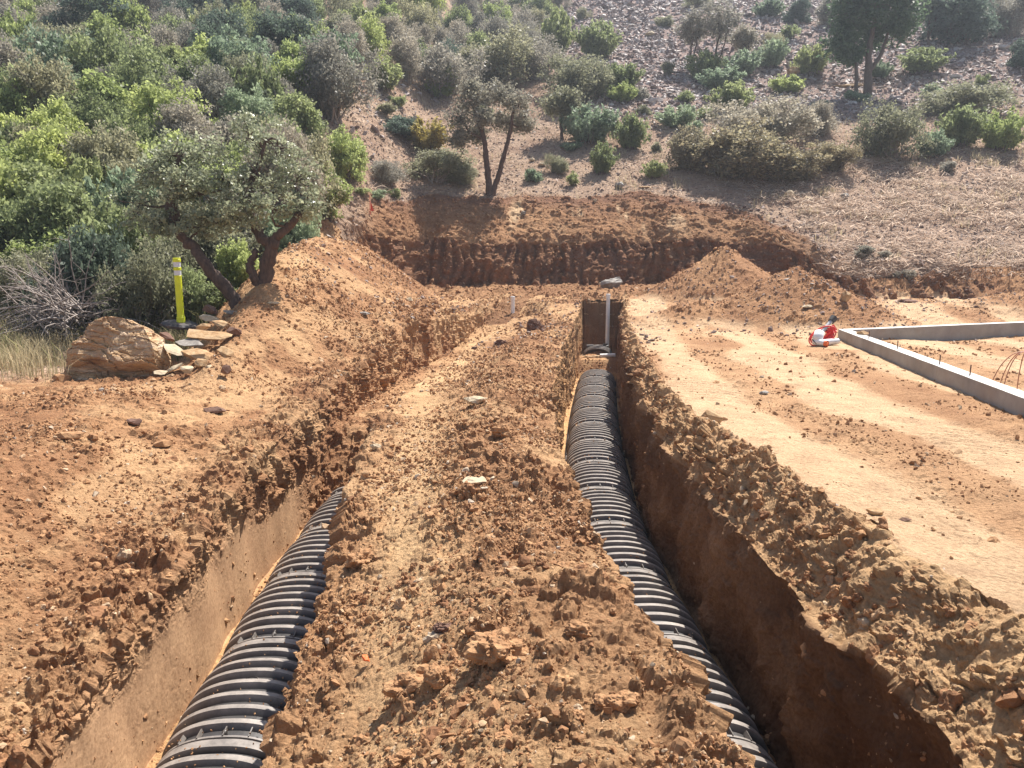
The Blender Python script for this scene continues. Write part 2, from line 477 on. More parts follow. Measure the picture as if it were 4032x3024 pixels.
M['conc'] = plain('cast concrete', (0.33, 0.31, 0.285), 0.9, 0.3, var=0.2, sc=2.2, bmp=0.5, dirt=(0.32, 0.23, 0.16), dirtamt=0.5)  # wall faces: shade of the sides turned from the sun, put into the colour
M['conctop'] = plain('trowelled concrete top', (0.62, 0.6, 0.56), 0.85, 0.3, var=0.12, sc=5, bmp=0.5, dirt=(0.45, 0.32, 0.22), dirtamt=0.5)  # same concrete, its sunlit brightness put into a lighter colour
M['copper'] = plain('reddish tubing', (0.42, 0.16, 0.09), 0.45, var=0.25)
M['flag'] = plain('red survey flagging', (0.75, 0.10, 0.06), 0.6)
M['wood'] = plain('wood stake', (0.45, 0.33, 0.2), 0.8, var=0.3)

def chamber_mat():
    m, nt, b = newmat('dusty black corrugated plastic')
    d = N(nt, 'ShaderNodeAttribute', attribute_name='tint').outputs['Fac']
    tc = N(nt, 'ShaderNodeTexCoord').outputs['Object']
    n = noise(nt, 5, 9, 0.75, tc)
    mul = N(nt, 'ShaderNodeMath', operation='MULTIPLY'); nt.links.new(d, mul.inputs[0])
    rr = ramp(nt, n, [(0.3, (0.25, 0.25, 0.25)), (0.7, (1, 1, 1))]); nt.links.new(rr, mul.inputs[1])
    c = mixc(nt, 'MIX', mul.outputs[0], (0.026, 0.025, 0.027), (0.44, 0.385, 0.34))
    nt.links.new(c, b.inputs['Base Color'])
    b.inputs['Roughness'].default_value = 0.42
    b.inputs['Specular IOR Level'].default_value = 0.5
    return m
M['chamber'] = chamber_mat()

# ------------------------------------------------------------ ground colours
RED = np.array((0.30, 0.155, 0.080)); RED2 = np.array((0.42, 0.24, 0.125)); TAN = np.array((0.58, 0.385, 0.21))
CLAY = np.array((0.40, 0.245, 0.14)); UMB = np.array((0.24, 0.125, 0.075)); LIT = np.array((0.41, 0.295, 0.215)); PALE = np.array((0.62, 0.44, 0.27))
def lerp(a, b, t): return a * (1 - t[:, None]) + b * t[:, None]

def normals(V, nr, nc):
    G = V.reshape(nr, nc, 3)
    du = np.gradient(G, axis=1); dv = np.gradient(G, axis=0)
    n = np.cross(du, dv)
    n /= (np.linalg.norm(n, axis=2, keepdims=True) + 1e-9)
    return n.reshape(-1, 3)

def grid_faces(nr, nc):
    i = np.arange(nr - 1)[:, None] * nc + np.arange(nc - 1)[None, :]
    i = i.ravel()
    return np.stack([i, i + 1, i + nc + 1, i + nc], 1)

def crumble(P, rough, Ydist):
    """height of clods and crumbs, metres, for roughness 1"""
    h = fbm(P, 0.55, 4, 0.55) * 0.055
    h += fbm(P, 0.16, 4, 0.6, ridged=True, seed=3) * 0.020
    f1, f2, c = worley(P + 0.05 * fbm(P, 0.2, 2)[:, None], 0.30, 1)
    h += np.where(c > 0.5, (c - 0.5) * 0.13, 0) * S(0.02, 0.22, f2 - f1)
    f1, f2, c = worley(P + 0.02 * fbm(P, 0.1, 2, seed=2)[:, None], 0.115, 2)
    h += (np.where(c > 0.5, (c - 0.5) * 0.12, 0)) * S(0.02, 0.2, f2 - f1)
    vn = Ydist < 5.5
    f1, f2, c = worley(P[vn], 0.022, 9)
    h[vn] += (np.where(c > 0.4, (c - 0.4) * 0.020, 0)) * S(0.02, 0.3, f2 - f1)
    near = Ydist < 14
    f1, f2, c = worley(P[near], 0.045, 4)
    h[near] += (np.where(c > 0.4, (c - 0.4) * 0.050, 0)) * S(0.02, 0.3, f2 - f1)
    h[near] += fbm(P[near], 0.035, 2, 0.6, seed=5) * 0.006
    return h * rough

# ------------------------------------------------------------ near ground: one sheet with both trenches cut in it
def near_ground():
    ys = [-2.0]
    while ys[-1] < 22.7:
        Y = ys[-1]
        ys.append(Y + (0.08 if Y < 1.7 else min(max(Y * Y / 950.0, 0.005), 0.0033 * Y)))
    ys = np.array(ys)
    nr = len(ys)
    zones = [('land', 380), ('lw', 110), ('lf', 40), ('mw', 70), ('mid', 330), ('rw', 110), ('rf', 50), ('ww', 120), ('slump', 70), ('pad', 400)]
    p1 = np.stack([np.full(nr, 3.3), ys, np.zeros(nr)], 1)
    def wob(seed, a=0.09, s=0.9): return fbm(p1, s, 4, 0.6, seed=seed) * a
    L, R = LC(ys), RC(ys)
    wl, wm, wr, wp = wob(1), wob(2, 0.15, 0.8), wob(3, 0.10), wob(4, 0.12)
    b = [-(0.75 * np.maximum(ys, 0) + 4.5), L - 0.60 + wl, L - 0.52 + wl * 0.2, L + 0.50 + wm * 0.2 - 0.25 * S(7.0, 9.2, ys), L + 0.58 + wm * 0.7 - 0.27 * S(6.8, 9.0, ys),
         R - 0.60 + wr * 0.6 + 0.02 * S(4.6, 2.6, ys), R - 0.54 + wr * 0.2 + 0.06 * S(4.6, 2.6, ys), R + 0.52, R + 0.60 + wp * 0.5, R + 0.60 + wp + np.interp(ys, [2, 5, 9, 20], [0.5, 0.42, 0.22, 0.15]),
         0.75 * np.maximum(ys, 0) + 4.5]
    X, Z, ZN = [], [], []
    for k, (nm, cnt) in enumerate(zones):
        t = (np.arange(cnt) / cnt) if k < 9 else np.linspace(0, 1, cnt)
        if nm == 'land': t = 1 - (1 - t) ** 1.25
        if nm == 'pad': t = t ** 1.25
        x = b[k][:, None] + (b[k + 1] - b[k])[:, None] * t[None, :]
        Yg = np.broadcast_to(ys[:, None], x.shape)
        fl, fr = floorL(Yg), floorR(Yg)
        tt = np.broadcast_to(t[None, :], x.shape)
        if nm == 'land': z = landL(x, Yg)
        elif nm == 'lw':
            top = landL(b[1], ys)[:, None]; z = top + (fl - top) * tt
        elif nm == 'lf': z = fl
        elif nm == 'mw':
            top = midtop(b[4], ys)[:, None]; z = fl + (top - fl) * tt
        elif nm == 'mid': z = midtop(x, Yg)
        elif nm == 'rw':
            top = midtop(b[5], ys)[:, None]; z = top + (fr - top) * tt
        elif nm == 'rf': z = fr
        elif nm == 'ww':
            top = padR(b[8], ys)[:, None]; z = fr + (top - fr) * tt
        else: z = padR(x, Yg)
        X.append(x); Z.append(z); ZN.append(np.full(x.shape, k))
    X = np.concatenate(X, 1); Z = np.concatenate(Z, 1); ZN = np.concatenate(ZN, 1)
    nc = X.shape[1]
    V = np.stack([X, np.broadcast_to(ys[:, None], X.shape), Z], 2).reshape(-1, 3).astype(np.float32)
    zn = ZN.ravel()
    n = normals(V, nr, nc)
    Rr = np.choose(zn, [0.62, 0.45, 0.25, 1.0, 0.9, 0.7, 0.25, 0.65, 1.7, 0.16]).astype(np.float32)
    Rr = Rr.reshape(nr, nc)
    k = 9
    Rr = np.apply_along_axis(lambda r: np.convolve(np.pad(r, k, mode='edge'), np.ones(2 * k + 1) / (2 * k + 1), mode='valid'), 1, Rr).ravel()
    x, y, z = V[:, 0], V[:, 1], V[:, 2]
    big = fbm(V, 1.6, 4, 0.55, seed=8)
    patch = fbm(V * np.array((1, 0.45, 1), np.float32), 0.9, 4, 0.55, seed=9)
    # track running along the middle berm and over the filled left trench
    tcen = np.interp(y, [0, 4, 8, 11, 14, 18, 21], [-0.55, -0.62, -0.95, -1.3, -1.35, -0.6, 0.3])
    track = np.exp(-((x - tcen) / np.interp(y, [2, 6, 12], [0.18, 0.3, 0.5])) ** 2) * S(-0.6, 0.5, patch + 0.25) * (zn >= 2) * (zn <= 4)
    Rr *= 1 - 0.72 * track
    pad = (zn >= 9) & (z < 0.6)
    heap = S(0.10, 0.28, z - 0.35 * S(16.8, 21, y)) * (zn >= 9)
    # bands of compacted earth on the pad
    u = x - (RC(y) + 0.6) - 0.05 * np.maximum(0, 9 - y)
    band = 0.5 + 0.5 * np.cos(2 * PI * (u / 1.75 - 0.32) + 1.3 * patch)
    comp = pad * S(0.25, 0.75, band + patch * 0.9 + 0.1) * (1 - heap) * S(0.0, 0.35, u)
    Rr = np.where(zn == 9, Rr + 0.55 * heap + 0.40 * (1 - comp) * S(-0.4, 0.3, patch) * S(20, 5, y) + 0.25 * S(15, 18, y), Rr)
    Rr = Rr * (0.8 + 0.5 * np.clip(big, -0.5, 0.8))
    pm = fbm(V, 0.6, 3, 0.5, seed=95)
    Rr *= 0.6 + 0.65 * S(-0.25, 0.25, pm)
    # smoother machine-smeared clay low on the left trench wall
    tfrac = np.clip((z - floorL(y)) / 1.0, 0, 1)
    smear = (zn == 1) * S(0.75, 0.35, tfrac + 0.5 * patch) * S(9.5, 8.0, y)
    Rr *= 1 - 0.93 * smear
    Rr += 0.3 * (zn == 1) * S(8.5, 10, y)
    Rr = np.where((zn == 6) & (y > 21.3), 1.3, Rr)
    # crumbling top of the left wall and its lip
    lipd = np.abs(x - (LC(y) - 0.75))
    Rr += 0.75 * np.exp(-(lipd / 0.3) ** 2) * (zn <= 1) * (1 - smear)
    Rr = np.where((zn == 2) & (y > 8.4), 0.9 - 0.45 * S(10.2, 11.5, y), Rr)
    h = crumble(V, Rr, y)
    # vertical bucket-tooth grooves on the cut walls
    wallz = np.isin(zn, (1, 3, 5, 7))
    g = V * np.array((1, 1, 0.12), np.float32)
    h += wallz * fbm(g, 0.11, 3, 0.55, seed=12) * 0.028 * (1 - 0.85 * smear)
    h += wallz * fbm(g, 0.5, 2, 0.5, seed=13) * 0.05
    h += (zn == 7) * (fbm(V, 0.45, 4, 0.55, seed=14) * 0.11 + fbm(V * np.array((1, 1, 0.35), np.float32), 0.12, 3, 0.6, ridged=True, seed=15) * 0.02)
    # cleat marks on the pad
    rip = np.clip(np.sin((y * 1.0 + 0.35 * x) * 2 * PI / 0.17 + 2.5 * patch) + 0.3, -0.6, 0.8)
    h += comp * rip * 0.011 * S(-0.1, 0.4, fbm(V, 1.3, 2, seed=22))
    h += np.where(zn == 9, fbm(V, 0.8, 3, 0.5, seed=21) * 0.03, 0)
    h = np.where(((zn == 2) & (y < 8.9)) | ((zn == 6) & (z < -0.9)), np.minimum(h, 0.012), h)
    V2 = V + n * h[:, None]
    V2 += np.isin(zn, (8,))[:, None] * (np.stack([fbm(V, 0.35, 3, seed=31), fbm(V, 0.35, 3, seed=32), fbm(V, 0.3, 3, seed=33)], 1) * 0.06)
    # colour
    c = lerp(RED, RED2, np.clip(0.5 + big * 0.9 + patch * 0.5, 0, 1))
    c = lerp(c, TAN, np.clip(S(4.5, 2.0, y) * 0.4 + 0.5 * S(0.05, 0.5, patch), 0, 1) * 0.7)
    c = lerp(c, TAN, 0.45 * S(0.05, -0.3, pm))
    c = np.where((zn == 8)[:, None], lerp(c, TAN, np.full(len(c), 0.45)), c)
    c = np.where((zn == 9)[:, None], lerp(lerp(RED, RED2, np.clip(0.85 + patch, 0, 1)), TAN * np.array((0.97, 1.0, 1.12)), np.clip(comp * 0.75 + 0.22 + 0.3 * patch, 0, 1)), c)
    c = lerp(c, lerp(RED, RED2, np.clip(0.45 + patch, 0, 1)), np.clip(heap * 1.2, 0, 1))
    c = lerp(c, TAN * 0.97, np.clip(track * 0.8, 0, 1))
    c = lerp(c, CLAY, np.clip(smear * 1.0, 0, 1))
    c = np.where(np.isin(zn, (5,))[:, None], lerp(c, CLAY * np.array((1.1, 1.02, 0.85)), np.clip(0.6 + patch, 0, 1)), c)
    c = np.where(np.isin(zn, (7,))[:, None], lerp(RED * 0.5, CLAY * 0.85, np.clip(0.45 + 1.4 * patch + big, 0, 1)), c)  # right wall: its shadow is deepened by a darker soil colour
    c = np.where((((zn == 2) & (y < 8.9)) | ((zn == 6) & (z < -0.9) & (y < 19.0)))[:, None], TAN * np.array((0.92, 0.85, 0.77)), c)
    c = np.where((np.isin(zn, (2, 6)) & (y > 19.9))[:, None], lerp(RED * 0.7, RED2, np.clip(0.4 + patch, 0, 1)), c)
    # dry litter at the left, towards the bushes
    lit = (zn == 0) * S(0.25, 0.9, (-x - 5.3) + 0.6 * big + 0.3 * S(9, 12, y)) * S(9.4, 10.8, y + 0.8 * big)
    c = lerp(c, LIT * 1.15, np.clip(lit, 0, 1))
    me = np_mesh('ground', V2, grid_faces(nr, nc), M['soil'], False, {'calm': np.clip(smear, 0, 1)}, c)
    o = obj('ground', me); tag(o, kind='structure')
    return V2, n, zn, nr, nc, comp, lit
GV, GN, GZ, GNR, GNC, GCOMP, GLIT = near_ground()

# ------------------------------------------------------------ excavated bank and hillside: second sheet
def hillside():
    nc = 900
    u = np.linspace(-1, 1, nc)
    rows = []
    # row parameters: (segment, t)
    xs_at = lambda Y: u * (0.74 * Y + 5)
    segs = [(0, 60), (1, 110), (2, 110), (3, 420)]
    Yrows = []
    for s, cnt in segs:
        for i in range(cnt):
            t = i / cnt if s < 3 else i / (cnt - 1)
            xg = u * (0.74 * 25 + 5)
            for _ in range(3):
                yw, ws = YW(xg), WS(xg)
                if s == 0: Y = 22.3 + (yw - 22.3) * t if True else 0
                elif s == 1: Y = yw + WT * t
                elif s == 2: Y = yw + WT + ws * t
                else:
                    y0 = yw + WT + ws; Y = y0 * (115 / y0) ** t
                xg = u * (0.74 * Y + 5)
            Yrows.append((xg, Y))
    X = np.stack([r[0] for r in Yrows]); Y = np.stack([r[1] for r in Yrows])
    nr = X.shape[0]
    Z = topz(X, Y) - 0.07 * S(22.9, 22.45, Y)
    seg = np.repeat([s for s, c in segs], [c for s, c in segs])[:, None] * np.ones((1, nc), int)
    V = np.stack([X, Y, Z], 2).reshape(-1, 3).astype(np.float32)
    seg = seg.ravel()
    n = normals(V, nr, nc)
    flip = n[:, 2] < 0
    n[flip] *= -1
    x, y, z = V.T
    inpit = S(-5.0, -4.2, x)
    pitx = inpit * S(10.5, 8.5, x)
    big = fbm(V, 2.2, 4, 0.55, seed=8); patch = fbm(V, 0.9, 4, 0.55, seed=9)
    rough = np.choose(seg, [0.9, 1.3, 0.9, 0.55]).astype(np.float32)
    h = fbm(V, 0.9, 4, 0.55, seed=40) * 0.10 * rough + fbm(V, 0.28, 4, 0.6, ridged=True, seed=41) * 0.05 * rough
    f1, f2, cid = worley(V, 0.42, 6)
    h += np.where(cid > 0.5, (cid - 0.5) * 0.22, 0) * S(0.02, 0.35, f2 - f1) * rough
    near = y < 36
    f1, f2, cid = worley(V[near], 0.16, 7)
    h[near] += (np.where(cid > 0.45, (cid - 0.45) * 0.13, 0) * S(0.02, 0.3, f2 - f1) * rough[near])
    wall = (seg == 1)
    g = V * np.array((1, 0.3, 0.10), np.float32)
    h += wall * inpit * (-0.16 * np.abs(np.cos((x + 0.25 * patch + 0.08 * np.sin(z * 3)) * PI / 0.34)) ** 5 * S(-0.35, 0.2, big + 0.2) + fbm(g, 0.26, 2, 0.5, ridged=True, seed=42) * 0.10 + fbm(V * np.array((1, .3, .5), np.float32), 1.1, 3, 0.5, seed=43) * 0.22 + fbm(V, 0.3, 3, 0.6, seed=44) * 0.10)
    # undercut hollow along the foot of the wall, ragged lip at its top
    h += wall * inpit * (-0.22 * np.exp(-((z - 0.8) / 0.3) ** 2) * S(-0.2, 0.4, big) + 0.10 * S(1.55, 1.95, z) * (0.5 + patch))
    V2 = V + n * h[:, None]
    # small turf scarp at the very top of the cut
    t2 = (y - YW(x) - WT) / WS(x)
    c = lerp(RED * 0.92, RED2 * 0.95, np.clip(0.5 + big * 0.8 + patch * 0.5, 0, 1))
    lit = lerp(LIT, LIT * np.array((0.78, 0.72, 0.7)), np.clip(0.5 + patch * 1.3, 0, 1))
    hillm = np.clip(S(0.85, 1.1, t2 + 0.15 * patch), 0, 1)
    hillm = np.where(x > 9.5, S(0.5, 1.2, t2), hillm)
    hillm = np.maximum(hillm, 1 - inpit)
    c = lerp(c, lit, hillm)
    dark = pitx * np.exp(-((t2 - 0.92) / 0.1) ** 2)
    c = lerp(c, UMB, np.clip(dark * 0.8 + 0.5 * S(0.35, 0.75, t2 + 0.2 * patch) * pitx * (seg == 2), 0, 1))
    # pale weathered streaks in the upper cut
    st = pitx * (seg == 2) * np.exp(-((t2 - 0.5) / 0.33) ** 2) * S(0.12, 0.5, fbm(V * np.array((1, 0.25, 0.25), np.float32) + x[:, None] * 0, 0.55, 3, 0.55, seed=51)) * S(-0.5, 0.5, x) * S(7, 5, x)
    c = lerp(c, PALE, np.clip(st * 1.5, 0, 0.9))
    c = np.where((wall & (inpit > 0.5))[:, None], lerp(UMB * 0.95, RED * 1.0, np.clip(0.4 + big + patch * 0.9, 0, 1)), c)  # pit wall colour darkened to stand in for shadow in its recesses
    # straw-coloured mulched slope at the right
    straw = S(8.5, 10.5, x) * S(34, 29, y + patch * 2) * (seg >= 2)
    c = lerp(c, np.array((0.38, 0.265, 0.195)), np.clip(straw * 0.8, 0, 1))
    # reddish-brown patches high up
    scree = S(-1.0, 1.0, x - 0.055 * y) * S(36, 42, y)
    c = lerp(c, np.array((0.27, 0.195, 0.18)), np.clip(scree, 0, 1) * 0.8)
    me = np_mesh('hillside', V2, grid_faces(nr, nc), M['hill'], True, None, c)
    o = obj('hillside', me); tag(o, kind='structure')
    return V2, n, seg, nr, nc
HV, HN, HS, HNR, HNC = hillside()

# far and side ground, so the land goes on beyond the frame
def far_land():
    xs = np.concatenate([np.linspace(-165, -60, 15), np.linspace(-50, 50, 51), np.linspace(60, 165, 15)])
    ys = np.concatenate([np.linspace(-60, -2, 14), np.linspace(2, 24, 12), np.linspace(28, 148, 40)])
    X, Y = np.meshgrid(xs, ys)
    Z = topz(X, np.minimum(Y, 170)) + fbm(np.stack([X, Y, X * 0], 2).reshape(-1, 3), 30, 4).reshape(X.shape) * np.clip((np.abs(Y - 20) - 30) / 30, 0, 3)
    inside = (Y > -3) & (Y < 118) & (np.abs(X) < 0.74 * np.maximum(Y, 0) + 7)
    Z = np.where(inside, Z - 2.6, Z - 0.25)
    V = np.stack([X, Y, Z], 2).reshape(-1, 3)
    c = np.tile(LIT * 0.8, (len(V), 1))
    o = obj('terrain', np_mesh('terrain', V, grid_faces(len(ys), len(xs)), M['hill'], True, None, c)); tag(o, kind='structure')
far_land()

AXY = np.concatenate([GV[:, :2], HV[:, :2]]); AZ = np.concatenate([GV[:, 2], HV[:, 2]])
_ord = np.argsort(AXY[:, 1], kind='stable'); AXY = AXY[_ord]; AZ = AZ[_ord]
def drop(x, y, r=0.06):
    """height of the finished ground under a point"""
    while True:
        a, b = np.searchsorted(AXY[:, 1], (y - r, y + r))
        q = AXY[a:b]; k = np.abs(q[:, 0] - x) < r
        if k.any(): return float(np.median(AZ[a:b][k]))
        r *= 1.7
        if r > 6: return float(topz(x, y))

W_, F_ = 1106.0, 1659.0     # the photograph read at 2212 x 1659
cp, sp_ = math.cos(PITCH), math.sin(PITCH)
def ray(px, py):
    a = (px - W_) / F_; v = -(py - 829.5) / F_
    return np.array((a, cp + v * sp_, -sp_ + v * cp))
def at(px, py, Y):
    d = ray(px, py); return np.array((d[0], d[1], d[2])) * (Y / d[1]) + np.array((0, 0, CAMH))
def hit(px, py, y0=2.0, y1=110.0):
    """where the line of sight through a point of the photograph meets the land"""
    d = ray(px, py)
    Y = np.geomspace(y0, y1, 900)
    t = Y / d[1]
    x = d[0] * t; z = CAMH + d[2] * t
    g = topz(x, Y)
    k = np.argmax(z <= g)
    if not (z <= g).any(): k = 899
    return float(x[k]), float(Y[k])

# ------------------------------------------------------------ stones
def hull_proto(seed, flat=1.0, n=14, sub=0):
    rg = np.random.RandomState(seed)
    P = rg.normal(size=(n, 3)); P /= np.linalg.norm(P, axis=1, keepdims=True)
    P *= rg.uniform(0.75, 1.0, (n, 1)); P *= (1, rg.uniform(0.6, 0.9), flat)
    bm = bmesh.new()
    for p in P: bm.verts.new(p)
    r = bmesh.ops.convex_hull(bm, input=bm.verts[:])
    for v in [v for v in bm.verts if not v.link_faces]: bm.verts.remove(v)
    bmesh.ops.triangulate(bm, faces=bm.faces[:])
    bm.verts.index_update()
    V = np.array([v.co[:] for v in bm.verts], np.float32); F = np.array([[v.index for v in f.verts] for f in bm.faces], np.int32)
    bm.free()
    return V, F

def lump_proto(seed, sub=3):
    bm = bmesh.new(); bmesh.ops.create_icosphere(bm, subdivisions=sub, radius=1.0)
    V = np.array([v.co[:] for v in bm.verts], np.float32); F = np.array([[v.index for v in f.verts] for f in bm.faces], np.int32); bm.free()
    q = V + seed * 3.1
    f1, f2, c = worley(q, 0.75, seed)
    d = 0.72 + 0.55 * fbm(q, 1.1, 3) + (c - 0.5) * 0.42 * S(0.0, 0.3, f2 - f1) + 0.14 * fbm(q, 0.35, 2, ridged=True)
    return (V * d[:, None] * np.array((1, 0.8, 0.7))).astype(np.float32), F

def eul(a, b, c):
    ca, sa, cb, sb, cc, sc = np.cos(a), np.sin(a), np.cos(b), np.sin(b), np.cos(c), np.sin(c)
    R = np.empty((len(a), 3, 3), np.float32)
    R[:, 0, 0] = cb * cc; R[:, 0, 1] = sa * sb * cc - ca * sc; R[:, 0, 2] = ca * sb * cc + sa * sc
    R[:, 1, 0] = cb * sc; R[:, 1, 1] = sa * sb * sc + ca * cc; R[:, 1, 2] = ca * sb * sc - sa * cc
    R[:, 2, 0] = -sb; R[:, 2, 1] = sa * cb; R[:, 2, 2] = ca * cb
    return R

def scatter(name, pts, size, mat, protos, rg, tilt=0.5, smooth=False, label=None, cat=None, sink=0.25, tint=None, nrm=None):
    Vs, Fs, Ts, off = [], [], [], 0
    which = rg.randint(0, len(protos), len(pts))
    for k, (pv, pf) in enumerate(protos):
        m = which == k
        if not m.any(): continue
        P = pts[m]; s = size[m]; c = len(P)
        R = eul(rg.normal(0, tilt, c), rg.normal(0, tilt, c), rg.uniform(0, 2 * PI, c))
        V = np.einsum('nij,vj->nvi', R, pv) * s[:, None, None] + P[:, None, :]
        V[:, :, 2] += (s * (0.5 * np.abs(pv[:, 2]).max() - sink * 0.5))[:, None] * 0.6
        F = pf[None] + (np.arange(c) * len(pv))[:, None, None] + off
        off += c * len(pv)
        t = (tint[m] if tint is not None else rg.rand(c))
        Vs.append(V.reshape(-1, 3)); Fs.append(F.reshape(-1, 3)); Ts.append(np.repeat(t, len(pv)))
    me = np_mesh(name, np.concatenate(Vs), np.concatenate(Fs), mat, smooth, {'tint': np.concatenate(Ts)})
    o = obj(name, me); tag(o, label, cat, kind='stuff')
    return o

rg = np.random.RandomState(5)
blocky = [hull_proto(i, 0.8, 13) for i in range(8)]
flatty = [hull_proto(20 + i, 0.32, 12) for i in range(8)]

def pick(V, nr, nc, weight, n, rg):
    G = V.reshape(nr, nc, 3)
    a = np.zeros((nr, nc), np.float32)
    du = np.linalg.norm(G[:-1, 1:] - G[:-1, :-1], axis=2); dv = np.linalg.norm(G[1:, :-1] - G[:-1, :-1], axis=2)
    a[:-1, :-1] = du * dv
    wgt = a.ravel() * weight
    cdf = np.cumsum(wgt, dtype=np.float64); cdf /= cdf[-1]
    return np.searchsorted(cdf, rg.rand(n)).clip(0, len(wgt) - 1)

# crumbs and clods over the dug ground: density falls with distance as they get too small to see
zw = np.choose(GZ, [0.9, 0.12, 0.9, 0.5, 1.0, 0.1, 0.6, 0.05, 0.8, 0.35]).astype(np.float32)
yy = GV[:, 1]
zw = np.where(GZ == 9, 0.05 + 0.32 * (1 - GCOMP), zw) * (1 - 0.7 * GLIT)
zw *= np.clip(0.35 + 1.5 * fbm(GV, 0.7, 3, seed=91), 0.04, 2)
idx = pick(GV, GNR, GNC, zw * np.where(yy < 1.7, 0.0, 1 / np.clip(yy, 2, 30) ** 1.3), 125000, rg)
sz = (0.0045 + 0.0010 * yy[idx]) * np.exp(rg.normal(0, 0.55, len(idx)))
sz = np.minimum(sz, 0.045)
tn = np.clip(rg.beta(3.0, 2.2, len(idx)), 0, 1); tn = np.where(rg.rand(len(idx)) < 0.025, rg.uniform(0.9, 1, len(idx)), tn)
scatter('soil_crumbs', GV[idx].copy(), sz, M['clod'], blocky + flatty[:3], rg, 0.7, label='loose crumbs of dug orange-brown soil over the trench banks', cat='soil crumbs', tint=tn)
# fist-sized lumps
zw2 = np.choose(GZ, [0.7, 0.01, 0.05, 0.3, 1.3, 0.05, 0.0, 0.02, 1.0, 0.04]).astype(np.float32)
zw2 = np.where(GZ == 9, 0.02 + 0.12 * S(0.3, 0.6, GV[:, 2]), zw2) * (1 - GLIT)
zw2 *= np.clip(0.2 + 2.0 * fbm(GV, 0.9, 3, seed=92), 0.02, 2)
idx = pick(GV, GNR, GNC, zw2 * (yy > 1.8) / np.clip(yy, 2.5, 30) ** 0.9, 4200, rg)
sz = rg.uniform(0.022, 0.05, len(idx)) * np.exp(rg.normal(0, 0.35, len(idx))) * (0.8 + 0.02 * yy[idx])
scatter('soil_lumps', GV[idx].copy(), sz, M['clod'], [lump_proto(60 + i) for i in range(10)], rg, 0.7, label='fist-sized lumps of dry soil scattered on the dug banks', cat='soil lumps', tint=rg.beta(3.2, 2.6, len(idx)), smooth=False, sink=1.6)

# shale litter and scree over the hillside
hy, hx = HV[:, 1], HV[:, 0]
pitm = (hx > -4.6) & (hx < 9.5)
wt = np.where(HS == 3, 1.0, np.where(HS == 2, np.where(pitm, 0.5, 1), np.where(HS == 0, 0.7, 0.35)))
idx = pick(HV, HNR, HNC, wt * S(48, 26, hy).astype(np.float32) * np.where(hx < -7, 0.35, 1.0), 46000, rg)
sz = rg.uniform(0.025, 0.06, len(idx)) * np.exp(rg.normal(0, 0.35, len(idx)))
tt = rg.beta(2.2, 2.2, len(idx)); red = (HS[idx] < 3) & pitm[idx]
scatter('shale_litter', HV[idx][~red], sz[~red] * 1.1, M['gravel'], flatty, rg, 0.5, label='broken shale littering the lower hillside', cat='stone litter', tint=tt[~red])
scatter('pit_rubble', HV[idx][red], sz[red], M['clod'], blocky + flatty[:2], rg, 0.7, label='crumbled soil and stones on the excavated bank', cat='rubble', tint=tt[red])
sw = (S(0.0, 1.5, hx - 0.055 * hy + 0.3) * S(35.5, 39.0, hy) * S(95, 80, hy)).astype(np.float32)
sw += 0.6 * np.exp(-((hx + 7.0 - 0.12 * (hy - 30)) / 1.3) ** 2) * S(28, 30, hy) * S(46, 38, hy)
idx = pick(HV, HNR, HNC, sw / np.clip(hy, 30, 90) ** 0.7, 62000, rg)
sz = rg.uniform(0.07, 0.17, len(idx)) * np.exp(rg.normal(0, 0.4, len(idx))) * (0.5 + 0.012 * hy[idx])
scatter('scree', HV[idx].copy(), sz, M['scree'], flatty, rg, 0.55, label='grey-brown slate scree covering the upper slope', cat='scree', tint=rg.beta(2.0, 1.8, len(idx)))

# stones on the two spoil heaps, on the bench
hw = (np.exp(-((GV[:, 0] - 6.7) / 2.3) ** 2 - ((yy - 17.6) / 1.6) ** 2) + 0.5 * np.exp(-((GV[:, 0] - 5.2) / 2.0) ** 2 - ((yy - 21) / 1.2) ** 2) + 0.5 * (GV[:, 0] > 9) * (yy > 19.2) * (yy < 21.4) + 0.35 * (GV[:, 0] > -4.4) * (GV[:, 0] < 3) * (yy > 14) * (yy < 22)).astype(np.float32)
idx = pick(GV, GNR, GNC, hw * np.isin(GZ, (0, 4, 9)), 5200, rg)
sz = rg.uniform(0.015, 0.035, len(idx)) * np.exp(rg.normal(0, 0.5, len(idx)))
scatter('heap_stones', GV[idx].copy(), sz, M['gravel'], flatty + blocky[:3], rg, 0.6, label='broken stones mixed in the spoil heaps', cat='stones', tint=rg.beta(2.6, 2, len(idx)))

